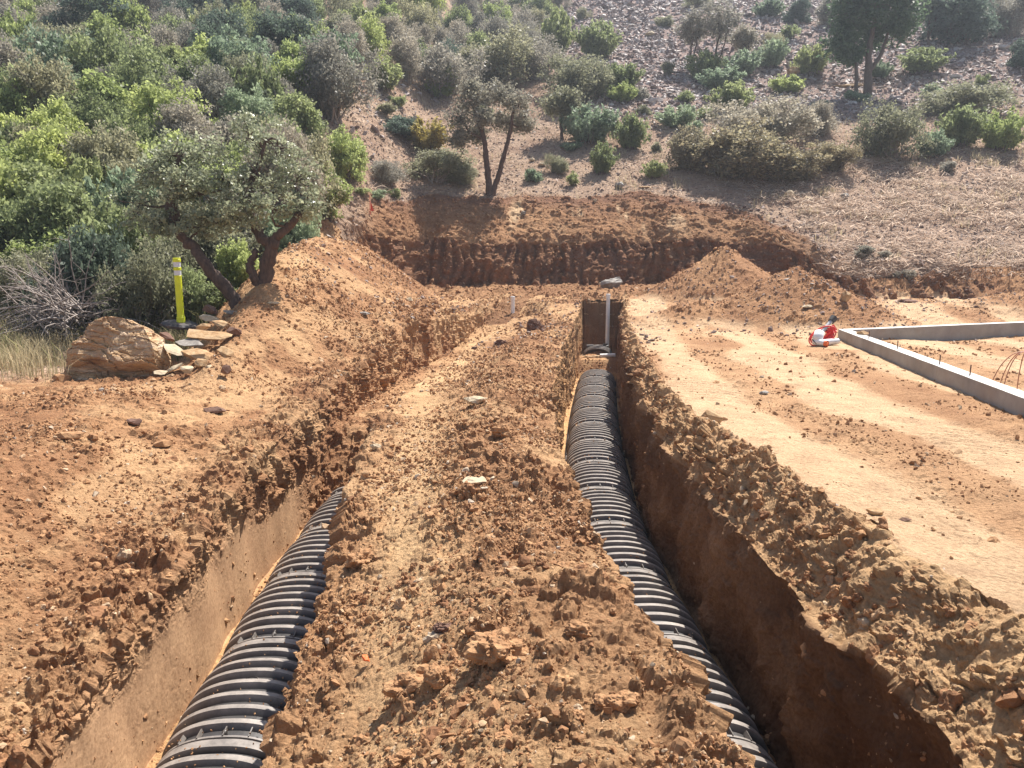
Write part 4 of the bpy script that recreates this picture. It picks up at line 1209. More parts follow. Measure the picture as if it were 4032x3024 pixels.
# ------------------------------------------------------------ concrete foundation
def wall_top(pts, name='foundation_wall'):
    pass
def foundation():
    zt = 0.20
    # corner and directions read from the photograph
    def top_at(px, py):
        d = ray(px, py); t = (zt - CAMH) / d[2]
        return d * t + np.array((0, 0, CAMH))
    c0 = top_at(1811, 711)       # outer corner
    n1 = top_at(2212, 861)       # near wall, outer top edge at frame edge
    f1 = top_at(2212, 694)       # far wall, back top edge
    d1 = (n1 - c0); d1 /= np.linalg.norm(d1); d2 = (f1 - c0); d2 /= np.linalg.norm(d2)
    Aend = c0 + d1 * (np.linalg.norm(n1 - c0) + 2.5)
    Bend = c0 + d2 * (np.linalg.norm(f1 - c0) + 6.0)
    th = 0.2
    i1 = np.array((-d1[1], d1[0], 0)); 
    if i1[0] < 0: i1 = -i1
    i2 = np.array((d2[1], -d2[0], 0))
    if i2[1] > 0: i2 = -i2
    # inner corner: c0 + a*d1 + b*d2 with distance th from both
    s = abs(np.cross(d1, d2)[2])
    ci = c0 + d1 * th / s + d2 * th / s
    Ai = Aend + i1 * th; Bi = Bend + i2 * th
    poly = [c0, Aend, Ai, ci, Bi, Bend]
    seg = 28
    def dens(a, b): return [a + (b - a) * k / seg for k in range(seg)]
    ring = []
    for k in range(6): ring += dens(poly[k], poly[(k + 1) % 6])
    ring = np.array(ring)
    n = len(ring)
    jz = fbm(ring * 1.0, 0.35, 3, seed=61) * 0.006
    rings = []
    for dz, ins in ((-0.85, 0), (-0.3, 0), (-0.012, 0), (0.0, 0.008)):
        r_ = ring.copy(); r_[:, 2] = zt + dz
        if dz > -0.3: r_[:, 2] += jz
        if ins:
            cen = ring.mean(0)
        rings.append(r_)
    V = np.concatenate(rings)
    F = [(i * n + j, i * n + (j + 1) % n, (i + 1) * n + (j + 1) % n, (i + 1) * n + j) for i in range(3) for j in range(n)]
    m = MB(); m.add(V, F)
    e = empty('foundation_wall', tuple(c0), 0, 'low L-shaped cast concrete foundation wall around the building pad', 'foundation wall')
    bo = m.build('wall_faces', M['conc'], e); bo.location = tuple(-c0)
    # the top, as a strip along both arms
    topv = []; F = []
    tp = MB()
    def strip(o0, o1, q0, q1, k=40):
        V = []
        for i in range(k + 1):
            t = i / k
            a = o0 + (o1 - o0) * t; b = q0 + (q1 - q0) * t
            for s_ in (0, 0.33, 0.66, 1):
                V.append(a + (b - a) * s_)
        V = np.array(V); V[:, 2] = zt + fbm(V, 0.35, 3, seed=61) * 0.006 + 0.001
        F = [(i * 4 + j, i * 4 + j + 1, (i + 1) * 4 + j + 1, (i + 1) * 4 + j) for i in range(k) for j in range(3)]
        tp.add(V, F)
    strip(c0, Aend, ci, Ai); strip(c0, Bend, ci, Bi)
    to = tp.build('top_face', M['conctop'], e); to.location = tuple(-c0)
    # starter bars in the top of the near wall
    for px, py in ((1877, 738), (1937.5, 770), (2029, 808), (2095.5, 859)):
        d = ray(px, py + 0.0)
        # point on the wall centre line nearest this direction
        best = None
        for k in range(400):
            q = c0 + d1 * (0.2 + k * 0.03) + i1 * th * 0.45
            qq = q - np.array((0, 0, CAMH))
            yc = qq[1] * cp - qq[2] * sp_
            u = W_ + F_ * qq[0] / yc
            if best is None or abs(u - px) < best[0]: best = (abs(u - px), q)
        q = best[1]
        m = MB(); hh = 0.13
        m.tube([(0, 0, -0.05), (0.002, 0, 0.05), (0.004, 0.001, hh)], 0.0075, 8)
        ro = m.build('starter_bar', M['rust'], e); ro.location = tuple(q - c0)
    return c0, d1, d2, i1, zt
FC, FD1, FD2, FI1, FZT = foundation()

# brown stone on the wall corner
q = FC + FD1 * 1.1 + FI1 * 0.12
me = rock_mesh('rock', 901, (0.30, 0.14, 0.09), M['slab'], npts=14, sub=2, amp=0.05)
o = obj('rock', me, loc=(q[0] + 0.05, q[1], FZT + 0.035)); tag(o, 'brown flat stone lying on the concrete wall near its corner', 'rock')

# ------------------------------------------------------------ fittings by the corner
def fittings():
    Yg = 13.9
    gz = lambda x, y: drop(x, y)
    # short length of pipe
    p = at(1790, 734, Yg); zg = gz(p[0], p[1])
    m = MB()
    r = 0.057
    a = np.array((p[0] - 0.16, Yg - 0.07, zg + r)); b = np.array((p[0] + 0.2, Yg + 0.08, zg + r + 0.01))
    m.tube([tuple(a), tuple(b)], r, 22)
    o = m.build('pipe_offcut', M['pvc'], smooth=False); tag(o, 'short white pipe offcut lying by the concrete corner', 'pipe')
    # elbow fitting with orange mouth
    p = at(1772, 722, Yg); zg = gz(p[0], p[1])
    e = empty('pipe_elbow', (p[0], Yg, zg), 0, 'white pipe elbow with an orange end, on the soil at the concrete corner', 'pipe fitting'); e.scale = (0.84,) * 3
    m = MB(); m.tube([(0.02, 0.10, 0.28), (-0.03, 0.03, 0.18), (-0.08, 0.0, 0.09)], [0.105, 0.105, 0.10], 22); m.tube([(-0.10, 0.02, 0.10), (-0.06, -0.05, 0.085), (0.0, -0.12, 0.075), (0.05, -0.18, 0.07)], [0.085, 0.075, 0.062, 0.06], 20)
    m.build('elbow', M['pvc'], e, smooth=True)
    m = MB(); m.tube([(0.04, -0.17, 0.07), (0.075, -0.215, 0.066)], [0.062, 0.066], 20, cap=False); m.tube([(0.074, -0.214, 0.066), (0.045, -0.175, 0.07)], [0.05, 0.047], 20); m.build('orange_mouth', M['orange'], e, smooth=True)
    m = MB(); m.tube([(-0.165, -0.01, 0.14), (-0.15, -0.06, 0.10), (-0.10, -0.09, 0.05)], 0.012, 8); m.build('seal', M['blackrub'], e)
    # grey tube with black end leaning on the wall
    m = MB()
    e = empty('pump_tube', (p[0], Yg, zg), 0, 'grey tube with a black end cap leaning on the concrete corner', 'tube'); e.scale = (0.84,) * 3
    t0 = np.array((0.04, 0.14, 0.22)); t1 = np.array((0.36, 0.35, 0.50))
    m = MB(); m.tube([tuple(t0), tuple(t1)], 0.042, 18); m.build('tube', M['steel'], e, smooth=False)
    m = MB(); dd = (t1 - t0) / np.linalg.norm(t1 - t0); m.tube([tuple(t1 - dd * 0.01), tuple(t1 + dd * 0.12)], [0.07, 0.085], 18); m.build('end_cap', M['blackrub'], e)
    # red bag / coil
    e = empty('red_hose', (p[0], Yg, zg), 0, 'red flat hose coiled round the white elbow at the concrete corner', 'hose'); e.scale = (0.84,) * 3
    m = MB()
    th = np.linspace(0, 2 * PI, 30)
    P = np.stack([0.10 + 0.30 * np.cos(th) * 0.95, 0.12 + 0.22 * np.sin(th) * 0.5, 0.20 + 0.17 * np.sin(th) + 0.12 * np.cos(th)], 1)
    m.tube(P, 0.015, 8); 
    P = P * (0.85, 1, 0.8) + (0.02, 0.03, 0.03); m.tube(P, 0.016, 8)
    P = P * (0.7, 1, 0.7) + (0.04, 0.03, 0.06); m.tube(P, 0.018, 8)
    m.build('coil', M['red'], e, smooth=True)
    m = MB(); m.box((0.33, 0.24, 0.30), (0.24, 0.05, 0.16), rot=(0.1, -0.7, 0.2)); m.box((0.22, 0.16, 0.17), (0.22, 0.05, 0.12), rot=(0.1, -0.6, 0.1)); m.build('flap', M['red'], e)
fittings()

# bent tubing at the right edge, tied at the top
def tubing():
    b = hit(2180, 848)
    zg = drop(*b)
    e = empty('bent_tubing', (b[0], b[1], zg), 0, 'thin reddish tubes bent over and tied together at the right edge', 'tubing')
    tip = np.array((0.16, 0.0, 0.48))
    for k, (x, y) in enumerate([(-0.24, 0.0), (-0.08, 0.08), (-0.14, -0.1), (0.05, -0.06), (0.32, 0.02), (0.25, -0.12)]):
        t = np.linspace(0, 1, 12)
        P = np.stack([x + (tip[0] - x) * t ** 1.4, y * (1 - t), tip[2] * np.sin(t * PI / 2) ** 0.9 + 0.03 * np.sin(t * PI)], 1)
        m = MB(); m.tube(P, 0.0055, 8); m.build('tube', M['copper'], e, smooth=True)
    m = MB(); m.tube([(0.14, 0, 0.47), (0.17, 0, 0.50), (0.21, 0, 0.42)], 0.018, 8); m.build('tape_wrap', M['pvc'], e)
tubing()

# survey flag on the slope
p = hit(800, 473); zg = drop(*p)
e = empty('survey_flag', (p[0], p[1], zg), 0, 'small red survey flag on a stake left of the forked tree', 'flag')
m = MB(); m.tube([(0, 0, -0.05), (0.0, 0, 0.62)], [0.012, 0.006], 6); m.build('stake', M['flag'], e)
m = MB(); n = 8
V = []
for i in range(n):
    t = i / (n - 1)
    for s in (0, 1): V.append((0.02 + 0.13 * t * (1 - 0.3 * s), 0.03 * math.sin(t * 5), 0.12 + 0.32 * s * (1 - t) + 0.02 * t))
for i in range(n):
    t = i / (n - 1)
    for s in (0, 1): V.append((0.02 + 0.13 * t * (1 - 0.3 * s), 0.03 * math.sin(t * 5) + 0.004, 0.12 + 0.32 * s * (1 - t) + 0.02 * t))
F = [(2 * i, 2 * i + 1, 2 * i + 3, 2 * i + 2) for i in range(n - 1)] + [(2 * n + 2 * i, 2 * n + 2 * i + 2, 2 * n + 2 * i + 3, 2 * n + 2 * i + 1) for i in range(n - 1)]
m.add(V, F); m.build('ribbon', M['flag'], e)

# ------------------------------------------------------------ plants
def leaf_quads(Cn, size, rg, elong=1.6, up=0.0):
    n = len(Cn)
    a = rg.normal(size=(n, 3)); a[:, 2] = a[:, 2] * 0.8 + up; a /= np.linalg.norm(a, axis=1, keepdims=True)
    b = rg.normal(size=(n, 3)); b -= a * (a * b).sum(1, keepdims=True); b /= np.linalg.norm(b, axis=1, keepdims=True)
    s = (size * np.exp(rg.normal(0, 0.25, n)))[:, None]
    a = a * s * elong * 0.5; b = b * s * 0.5
    V = np.stack([Cn - a, Cn + b * 0.9, Cn + a, Cn - b * 0.9], 1).reshape(-1, 3)
    F = np.arange(n * 4).reshape(n, 4)
    return V, F

def foliage_mesh(name, clusters, per, crad, size, mat, rg, elong=1.6, up=0.0, flatz=0.8):
    n = len(clusters)
    cc = np.repeat(clusters, per, axis=0)
    r = np.repeat(crad, per)[:, None] if np.ndim(crad) else crad
    P = cc + rg.normal(size=cc.shape) * r * np.array((1, 1, flatz))
    V, F = leaf_quads(P, np.full(len(P), size), rg, elong, up)
    tint = np.repeat(np.clip(np.repeat(rg.rand(n), per) * 0.55 + rg.rand(len(P)) * 0.45, 0, 1), 4)
    return np_mesh(name, V, F, mat, False, {'tint': tint})

def bush_mesh(seed, kind, leafsz=0.05, ncl=160, per=34, shape=(1, 1, 0.8), lobes=7, elong=1.6, up=0.0, fill=0.7, crad=0.085):
    """unit bush, about 1 m radius, 1.5 m tall; returns foliage and stem meshes"""
    rg = np.random.RandomState(seed)
    lob = []
    for i in range(lobes):
        a = rg.uniform(0, 2 * PI); r = rg.uniform(0.05, 0.75)
        lob.append((r * math.cos(a) * shape[0], r * math.sin(a) * shape[1], shape[2] * rg.uniform(0.3, 1.2) * (1 - 0.3 * r), rg.uniform(0.18, 0.42)))
    lob = np.array(lob)
    cl = []
    while len(cl) < ncl:
        L = lob[rg.randint(lobes)]
        d = rg.normal(size=3); d /= np.linalg.norm(d)
        rr = L[3] * (rg.rand() ** 0.33 if rg.rand() > fill else rg.uniform(0.75, 1.35))
        p = L[:3] + d * rr
        if p[2] > 0.05: cl.append(p)
    cl = np.array(cl)
    fo = foliage_mesh('foliage', cl, per, crad, leafsz, LEAF[kind], rg, elong, up)
    m = MB()
    for k in range(min(26, ncl)):
        q = cl[rg.randint(len(cl))]
        s = np.array((rg.normal() * 0.07, rg.normal() * 0.07, -0.1))
        mid = s * 0.4 + q * 0.55 + rg.normal(size=3) * 0.06; mid[2] = q[2] * 0.5
        P = [s, (s + mid) / 2 + rg.normal(size=3) * 0.03, mid, (mid + q) / 2 + rg.normal(size=3) * 0.04, q]
        m.tube(P, [0.028, 0.022, 0.016, 0.01, 0.005], 5, cap=False)
    for k in range(60):
        q = cl[rg.randint(len(cl))]; d = q - np.array((0, 0, 0.25)); d /= np.linalg.norm(d); d = d + rg.normal(size=3) * 0.3 + np.array((0, 0, 0.4))
        m.tube([q - d * 0.2, q + d * 0.02, q + d * 0.13 + rg.normal(size=3) * 0.02], [0.007, 0.005, 0.002], 3, cap=False)
    st = m.mesh('stem', M['deadwood' if kind in ('grey', 'dull', 'olive') else 'bark_grey'], True)
    return fo, st

PRO = {}
kinds = ['bright', 'green', 'sage', 'olive', 'grey', 'brown', 'dark', 'yellow', 'dull']
sd_ = 100
for k in kinds:
    PRO[k] = []
    for j in range(3 if k in ('green', 'olive', 'grey', 'bright') else 2):
        lob = 9 if j == 1 else 6
        PRO[k].append(bush_mesh(sd_, k, leafsz=0.8 * {'bright': 0.06, 'green': 0.055, 'sage': 0.06, 'olive': 0.045, 'grey': 0.04, 'brown': 0.05, 'dark': 0.06, 'yellow': 0.06, 'dull': 0.045}[k],
                                ncl=460, per=32, lobes=lob + 5, fill=0.45, crad=0.07,  up=0.25 if k in ('green', 'bright') else 0.0))
        sd_ += 1
SMALL = {k: [bush_mesh(300 + i * 3 + j, k, 0.075, 90, 26, lobes=5, up=0.6, elong=2.4, crad=0.10) for j in range(2)] for i, k in enumerate(['green', 'bright', 'sage', 'olive', 'grey'])}
def feather_mesh(seed, kind, n=70):
    rg = np.random.RandomState(seed)
    pts, m = [], MB()
    for k in range(n):
        a = rg.uniform(0, 2 * PI); out = rg.uniform(0.1, 1.0) ** 0.7 * 0.85; hh = (1.25 - 0.55 * out) * rg.uniform(0.6, 1.12)
        s0 = np.array((math.cos(a), math.sin(a), 0)) * out * 0.3
        tip = np.array((math.cos(a) * out, math.sin(a) * out, hh)) + rg.normal(size=3) * 0.05
        mid = s0 * 0.6 + tip * 0.4 + np.array((0, 0, 0.12))
        t = np.linspace(0, 1, 7)[:, None]
        P = (1 - t) ** 2 * s0 + 2 * t * (1 - t) * mid + t ** 2 * tip
        if k % 2 == 0: m.tube(P, np.linspace(0.011, 0.003, 7), 4, cap=False)
        for j in range(11):
            u = rg.uniform(0.22, 1.0)
            q = (1 - u) ** 2 * s0 + 2 * u * (1 - u) * mid + u ** 2 * tip
            pts.append(q + rg.normal(size=3) * 0.025)
    return foliage_mesh('foliage', np.array(pts), 9, 0.035, 0.05, LEAF[kind], rg, 2.4, 0.9, 1.4), m.mesh('stem', M['bark_grey'], True)
FEA = {k: [feather_mesh(500 + 5 * i + j, k) for j in range(2)] for i, k in enumerate(['green', 'sage', 'bright', 'yellow'])}
rnd = random.Random(11)
def bush(x, y, width, height, kind, label, group=None, small=False, feather=False, seed=None, name='shrub', cat='shrub'):
    LIB = FEA if feather and kind in FEA else SMALL if small else PRO
    fo, st = LIB[kind][(seed if seed is not None else rnd.randrange(9)) % len(LIB[kind])]
    e = empty(name, (x, y, drop(x, y, 0.1) - 0.04), rnd.uniform(0, 2 * PI), label, cat, group)
    obj('foliage', fo, e); obj('stem', st, e)
    e.scale = (width / 1.9, width / 1.9, height / 1.35)
    return e
def bush_px(px, py, w, h, kind, label, **kw):
    x, y = hit(px, py); s = y / F_ * 1.02
    y += w * s * 0.12
    return bush(x * (1 + w * s * 0.12 / y), y, w * s * (1.05 if kw.get('feather') else 1.12), h * s * (1.0 if kw.get('feather') else 1.12), kind, label, **kw)

# shrubs one can tell apart: (px, py of the foot, width, height, kind, label)
named = [
    (1338, 205, 115, 66, 'green', 'tall dark green clump below the scree, left of the juniper'),
    (1345, 226, 72, 44, 'bright', 'lighter green clump in front of the tall green clump under the scree'),
    (1275, 320, 130, 92, 'sage', 'pale green feathery shrub at the middle of the slope, behind its neighbour'),
    (1300, 380, 74, 72, 'green', 'green feathery shrub nearest the brow of the pit'),
    (1362, 330, 88, 78, 'green', 'green shrub right of the pale feathery one'),
    (1412, 392, 62, 40, 'green', 'small green shrub by the brow, left of the manzanita'),
    (1202, 378, 56, 46, 'olive', 'small yellowish tuft right of the forked tree'),
    (1465, 282, 96, 56, 'sage', 'rounded grey-green shrub above the manzanita'),
    (1582, 250, 120, 70, 'green', 'dense green shrub above the manzanita thicket'),
    (1700, 205, 84, 42, 'bright', 'low bright shrub left of the juniper trunk'),
    (1580, 396, 200, 108, 'brown', 'wide manzanita with ochre leaves over the pit brow'),
    (1690, 404, 190, 86, 'brown', 'right-hand half of the ochre manzanita thicket'),
    (1640, 322, 190, 96, 'dull', 'reddish brown shrub behind the ochre manzanita'),
    (1500, 374, 120, 92, 'brown', 'left end of the ochre manzanita thicket'),
    (1760, 300, 110, 76, 'grey', 'grey twiggy shrub between manzanita and round olive bush'),
    (1800, 378, 100, 66, 'brown', 'low ochre shrub between manzanita and round olive bush'),
    (1930, 350, 135, 120, 'olive', 'round dense olive bush right of the manzanita'),
    (2095, 262, 190, 86, 'olive', 'broad olive green bush at the right, behind the brighter ones'),
    (2075, 325, 120, 90, 'green', 'mid green bush at the right of the round olive bush'),
    (2160, 332, 110, 92, 'bright', 'bright green bush at the right edge of the slope'),
    (2015, 345, 90, 60, 'sage', 'thin pale shrub right beside the round olive bush'),
    (2205, 150, 60, 60, 'dark', 'dark shrub cut by the right edge, high on the slope'),
    (2080, 100, 140, 100, 'dark', 'dark bluish shrub in the shade at the upper right'),
    (2175, 85, 110, 110, 'grey', 'grey shrub at the top right corner'),
    (1990, 168, 120, 56, 'green', 'low green shrub right of the juniper'),
    (1900, 175, 60, 40, 'sage', 'small grey-green shrub behind the juniper trunk'),
    (1520, 178, 90, 66, 'green', 'green shrub at the foot of the thin tree'),
    (1600, 170, 100, 60, 'sage', 'grey-green shrub right of the thin tree'),
    (1665, 150, 80, 66, 'sage', 'silvery shrub above the split rock'),
    (1750, 170, 90, 70, 'green', 'green shrub left behind the juniper'),
    (1555, 200, 110, 50, 'sage', 'pale low shrub in front of the thin tree'),
    (870, 302, 96, 42, 'dark', 'low dark green shrub on the shale patch'),
    (925, 335, 110, 80, 'yellow', 'yellowing shrub left of the forked tree'),
    (940, 400, 150, 80, 'olive', 'olive shrub at the left foot of the forked tree'),
    (835, 402, 90, 62, 'grey', 'sparse grey shrub left of the forked tree'),
    (1000, 405, 66, 50, 'olive', 'small olive shrub directly behind the forked trunk'),
    (1235, 225, 150, 100, 'olive', 'olive bush left of the green clumps below the scree'),
    (1290, 130, 110, 80, 'green', 'green shrub at the left edge of the scree'),
    (1165, 175, 130, 90, 'grey', 'grey-brown bush behind the forked tree, right'),
    (1085, 190, 150, 110, 'olive', 'olive bush right behind the crown of the forked tree'),
    (965, 215, 150, 100, 'grey', 'grey bush left behind the crown of the forked tree'),
    (830, 205, 110, 70, 'green', 'green bush at the upper edge of the shale patch'),
    (700, 480, 130, 110, 'bright', 'bright green bush left of the survey flag'),
    (745, 400, 100, 105, 'bright', 'tall bright yellow-green bush at the thicket edge'),
    (720, 270, 170, 160, 'grey', 'tall grey bush at the right edge of the left thicket'),
    (1800, 60, 90, 70, 'grey', 'grey shrub high up behind the juniper'),
    (2120, 30, 120, 60, 'olive', 'olive shrub along the top edge, right'),
    (1660, 40, 70, 40, 'sage', 'small grey-green shrub high in the scree'),
    (1500, 20, 60, 30, 'olive', 'small olive shrub at the top of the scree'),
]
for r_ in named: bush_px(*r_, feather=(r_[0] > 780 and r_[3] < 95))
# low tufts on the open slope
tufts = [(1150, 395), (1235, 405), (1500, 300), (1425, 330), (1440, 165), (1480, 225), (1235, 330), (830, 250), (860, 235), (1050, 260), (1910, 560), (1950, 265), (1880, 330), (1955, 610), (2050, 375), (2170, 300), (1870, 560), (1770, 240), (1850, 225), (780, 430), (815, 440), (850, 430), (1340, 290), (1520, 260), (1400, 250), (1380, 215), (1600, 110), (1440, 60), (1700, 90), (1950, 90), (2010, 210), (2120, 190)]
for i, (px, py) in enumerate(tufts):
    bush_px(px, py, rnd.uniform(26, 50), rnd.uniform(16, 32), rnd.choice(['green', 'olive', 'grey', 'sage']), 'small dry tuft growing on the open stony slope', group='small tufts on the open slope', small=True, name='tuft', cat='tuft')

# thicket of the left hillside: every bush its own thing
th_kind = {
    'bright': 'bright yellow-green bush in the left hillside thicket', 'green': 'mid green bush in the left hillside thicket',
    'sage': 'silvery green bush in the left hillside thicket', 'olive': 'olive bush in the left hillside thicket',
    'grey': 'grey twiggy bush in the left hillside thicket', 'dark': 'dark bluish green bush in the left hillside thicket'}
def thicket_kind(px, py):
    r = rnd.random()
    if py < 190:
        return 'grey' if r < 0.34 else 'green' if r < 0.56 else 'olive' if r < 0.76 else 'dark' if r < 0.88 else 'bright'
    if px < 170 and py > 300: return 'bright' if r < 0.5 else 'green' if r < 0.8 else 'olive'
    return 'green' if r < 0.28 else 'bright' if r < 0.5 else 'olive' if r < 0.7 else 'grey' if r < 0.88 else 'sage'
rows = np.geomspace(15.6, 80, 27)
nb = 0
for j, Y in enumerate(rows):
    xr = float(np.interp(Y, [15, 27, 37, 41, 50, 80], [-5.0, -6.2, -7.6, -1.5, 2.8, 5.5]))
    if Y < 22: xr = min(xr, -5.6)
    xl = -0.70 * Y - 1.0
    step = 0.95 + 0.024 * Y
    x = xl + rnd.uniform(0, step)
    while x < xr:
        yy2 = Y * rnd.uniform(0.972, 1.028)
        px = W_ + F_ * x / Y
        zz = float(topz(x, yy2))
        vy = (zz - CAMH); py = 829.5 - F_ * ((vy * cp + yy2 * sp_) / (yy2 * cp - vy * sp_))
        kd = thicket_kind(px, py)
        wd = rnd.uniform(1.5, 2.5) * (0.85 + 0.008 * Y) ; ht = wd * rnd.uniform(0.75, 1.2)
        if Y < 20: ht *= 0.9
        if py > 20 - 40 and not (Y < 16 and x > -8.0):
            bush(x, yy2, wd, ht, kd, th_kind[kd], feather=(rnd.random() < 0.35), group='bushes of the left hillside thicket')
            nb += 1
        x += step * rnd.uniform(0.75, 1.25)
# upper right: scattered bushes beyond the scree
for i in range(13):
    Y = rnd.uniform(50, 80); x = rnd.uniform(0.02 * Y, 0.68 * Y)
    kd = rnd.choice(['grey', 'olive', 'sage', 'dark'])
    wd = rnd.uniform(1.0, 2.4)
    bush(x, Y, wd, wd * rnd.uniform(0.6, 1.0), kd, 'bush scattered high on the scree slope', group='bushes high on the scree slope')

def tree(name, base, trunks, blobs, kind, label, leafsz=0.04, ncl=60, per=60, bark='bark', crad=0.10, seed=1, elong=1.5, twr=0.012, up=0.0, flat=0.8):
    """trunks: list of (points, radii) relative to base; blobs: list of (x,y,z,rx,rz)"""
    rg = np.random.RandomState(seed)
    e = empty(name, base, 0, label, 'tree')
    m = MB()
    ends = []
    for P, Rr in trunks:
        P = np.array(P, float)
        t = np.linspace(0, len(P) - 1, (len(P) - 1) * 6 + 1)
        # smooth resample
        Q = np.stack([np.interp(t, range(len(P)), P[:, k]) for k in range(3)], 1)
        for _ in range(3): Q[1:-1] = (Q[:-2] + 2 * Q[1:-1] + Q[2:]) / 4
        Q[1:-1] += rg.normal(size=Q[1:-1].shape) * 0.012
        Rq = np.interp(t, range(len(P)), Rr) * (1 + rg.normal(0, 0.05, len(t)))
        m.tube(Q, Rq, 12)
        ends.append(Q)
    tr = m.build('trunk', M[bark], e, smooth=True)
    allp = np.concatenate([q[len(q) // 3:] for q in ends])
    bm_ = MB(); cls = []; sizes = []
    for (bx, by, bz, rx, rz_) in blobs:
        c = np.array((bx, by, bz))
        d = np.linalg.norm(allp - c, axis=1) + 0.6 * np.maximum(0, allp[:, 2] - c[2])
        s = allp[np.argmin(d)]
        mid = (s + c) / 2 + rg.normal(size=3) * 0.08
        bm_.tube([s, (s + mid) / 2 + rg.normal(size=3) * 0.03, mid, (mid + c) / 2 + rg.normal(size=3) * 0.04, c], [twr * 2.6, twr * 2.2, twr * 1.8, twr * 1.5, twr * 1.2], 6, cap=False)
        for k in range(ncl):
            dd = rg.normal(size=3); dd /= np.linalg.norm(dd)
            rr = rg.uniform(0.35, 1.25)
            q = c + dd * rr * np.array((rx, rx, rz_))
            cls.append(q)
            if k % 2 == 0:
                mm = c + (q - c) * 0.5 + rg.normal(size=3) * 0.06
                bm_.tube([c, mm, q], [twr, twr * 0.7, twr * 0.3], 4, cap=False)
    bm_.build('branches', M[bark], e, smooth=True)
    obj('crown', foliage_mesh('crown', np.array(cls), per, crad, leafsz, LEAF[kind], rg, elong, up, flat), e)
    return e

# the oak beside the spoil ridge: two leaning stems and one that forks
ob = at(560, 660, 13.0)
bx, by = ob[0], 13.0
bz = drop(bx, by)
def rel(px, py, Y): return tuple(at(px, py, Y) - np.array((bx, by, bz)))
tree('oak_tree', (bx, by, bz),
     [([rel(528, 690, 12.8), rel(500, 635, 12.8), rel(455, 585, 12.8), rel(420, 535, 12.9), rel(385, 505, 13.0), rel(372, 450, 13.1), rel(372, 380, 13.2), rel(395, 330, 13.3)], [0.13, 0.105, 0.095, 0.085, 0.085, 0.10, 0.07, 0.03]),
      ([rel(565, 700, 13.0), rel(570, 640, 13.0), rel(575, 575, 13.0), rel(588, 530, 13.0), rel(600, 510, 13.0), rel(640, 470, 13.1), rel(662, 458, 13.1)], [0.16, 0.13, 0.12, 0.10, 0.075, 0.06, 0.045]),
      ([rel(570, 625, 13.0), rel(548, 600, 12.9), rel(540, 575, 12.9), rel(555, 540, 13.0)], [0.09, 0.075, 0.065, 0.05]),
      ([rel(590, 530, 13.0), rel(560, 510, 13.1), rel(540, 470, 13.2), rel(545, 400, 13.3), rel(570, 320, 13.4)], [0.09, 0.08, 0.065, 0.05, 0.03])],
     [(*rel(372, 335, 13.3), 0.42, 0.42), (*rel(325, 375, 13.2), 0.42, 0.35), (*rel(440, 420, 13.1), 0.45, 0.38), (*rel(430, 340, 13.5), 0.40, 0.35), (*rel(300, 440, 13.2), 0.40, 0.32),
      (*rel(480, 470, 13.0), 0.42, 0.3), (*rel(540, 300, 13.5), 0.45, 0.4), (*rel(600, 320, 13.5), 0.45, 0.42), (*rel(560, 380, 13.2), 0.5, 0.42), (*rel(640, 390, 13.3), 0.42, 0.4), (*rel(520, 440, 12.9), 0.45, 0.35),
      (*rel(590, 450, 12.9), 0.45, 0.3), (*rel(660, 450, 13.2), 0.32, 0.25), (*rel(430, 490, 13.0), 0.4, 0.22), (*rel(345, 480, 13.0), 0.3, 0.2), (*rel(480, 380, 13.4), 0.42, 0.38), (*rel(400, 400, 12.8), 0.3, 0.3)],
     'oak', 'gnarled oak with leaning forked trunk beside the spoil ridge', leafsz=0.038, ncl=25, per=42, crad=0.06, seed=3, elong=1.5, twr=0.011)

# small forked tree on the brow of the pit
x0, y0 = hit(1058, 432); y0 += 0.3; z0 = drop(x0, y0); s_ = y0 / F_
def rt(dx, dy, dd=0.0): return (dx * s_, dd, dy * s_)
tree('forked_tree', (x0, y0, z0),
     [([rt(0, -8), rt(-2, 30), rt(-8, 75), rt(-12, 120), rt(-28, 160), rt(-35, 200)], [0.15, 0.12, 0.10, 0.085, 0.06, 0.03]),
      ([rt(4, -8), rt(12, 25), rt(28, 75), rt(42, 125), rt(48, 165), rt(60, 205)], [0.12, 0.10, 0.085, 0.07, 0.05, 0.03]),
      ([rt(-12, 115), rt(-45, 130), rt(-62, 160)], [0.05, 0.04, 0.025])],
     [(*rt(-60, 159, 0.2), 0.47, 0.47), (*rt(-25, 193, 0.0), 0.54, 0.43), (*rt(20, 206, 0.4), 0.50, 0.43), (*rt(60, 184, 0.0), 0.50, 0.43), (*rt(35, 154, 0.6), 0.43, 0.36), (*rt(-65, 116, 0.0), 0.36, 0.32), (*rt(-10, 154, -0.5), 0.43, 0.36), (*rt(75, 146, 0.3), 0.36, 0.36), (*rt(-35, 219, 0.3), 0.40, 0.29), (*rt(-30, 129, 0.5), 0.36, 0.29)],
     'dull', 'small forked tree with grey-brown crown on the brow of the pit', leafsz=0.06, ncl=44, per=26, crad=0.11, seed=5, bark='bark', twr=0.016)

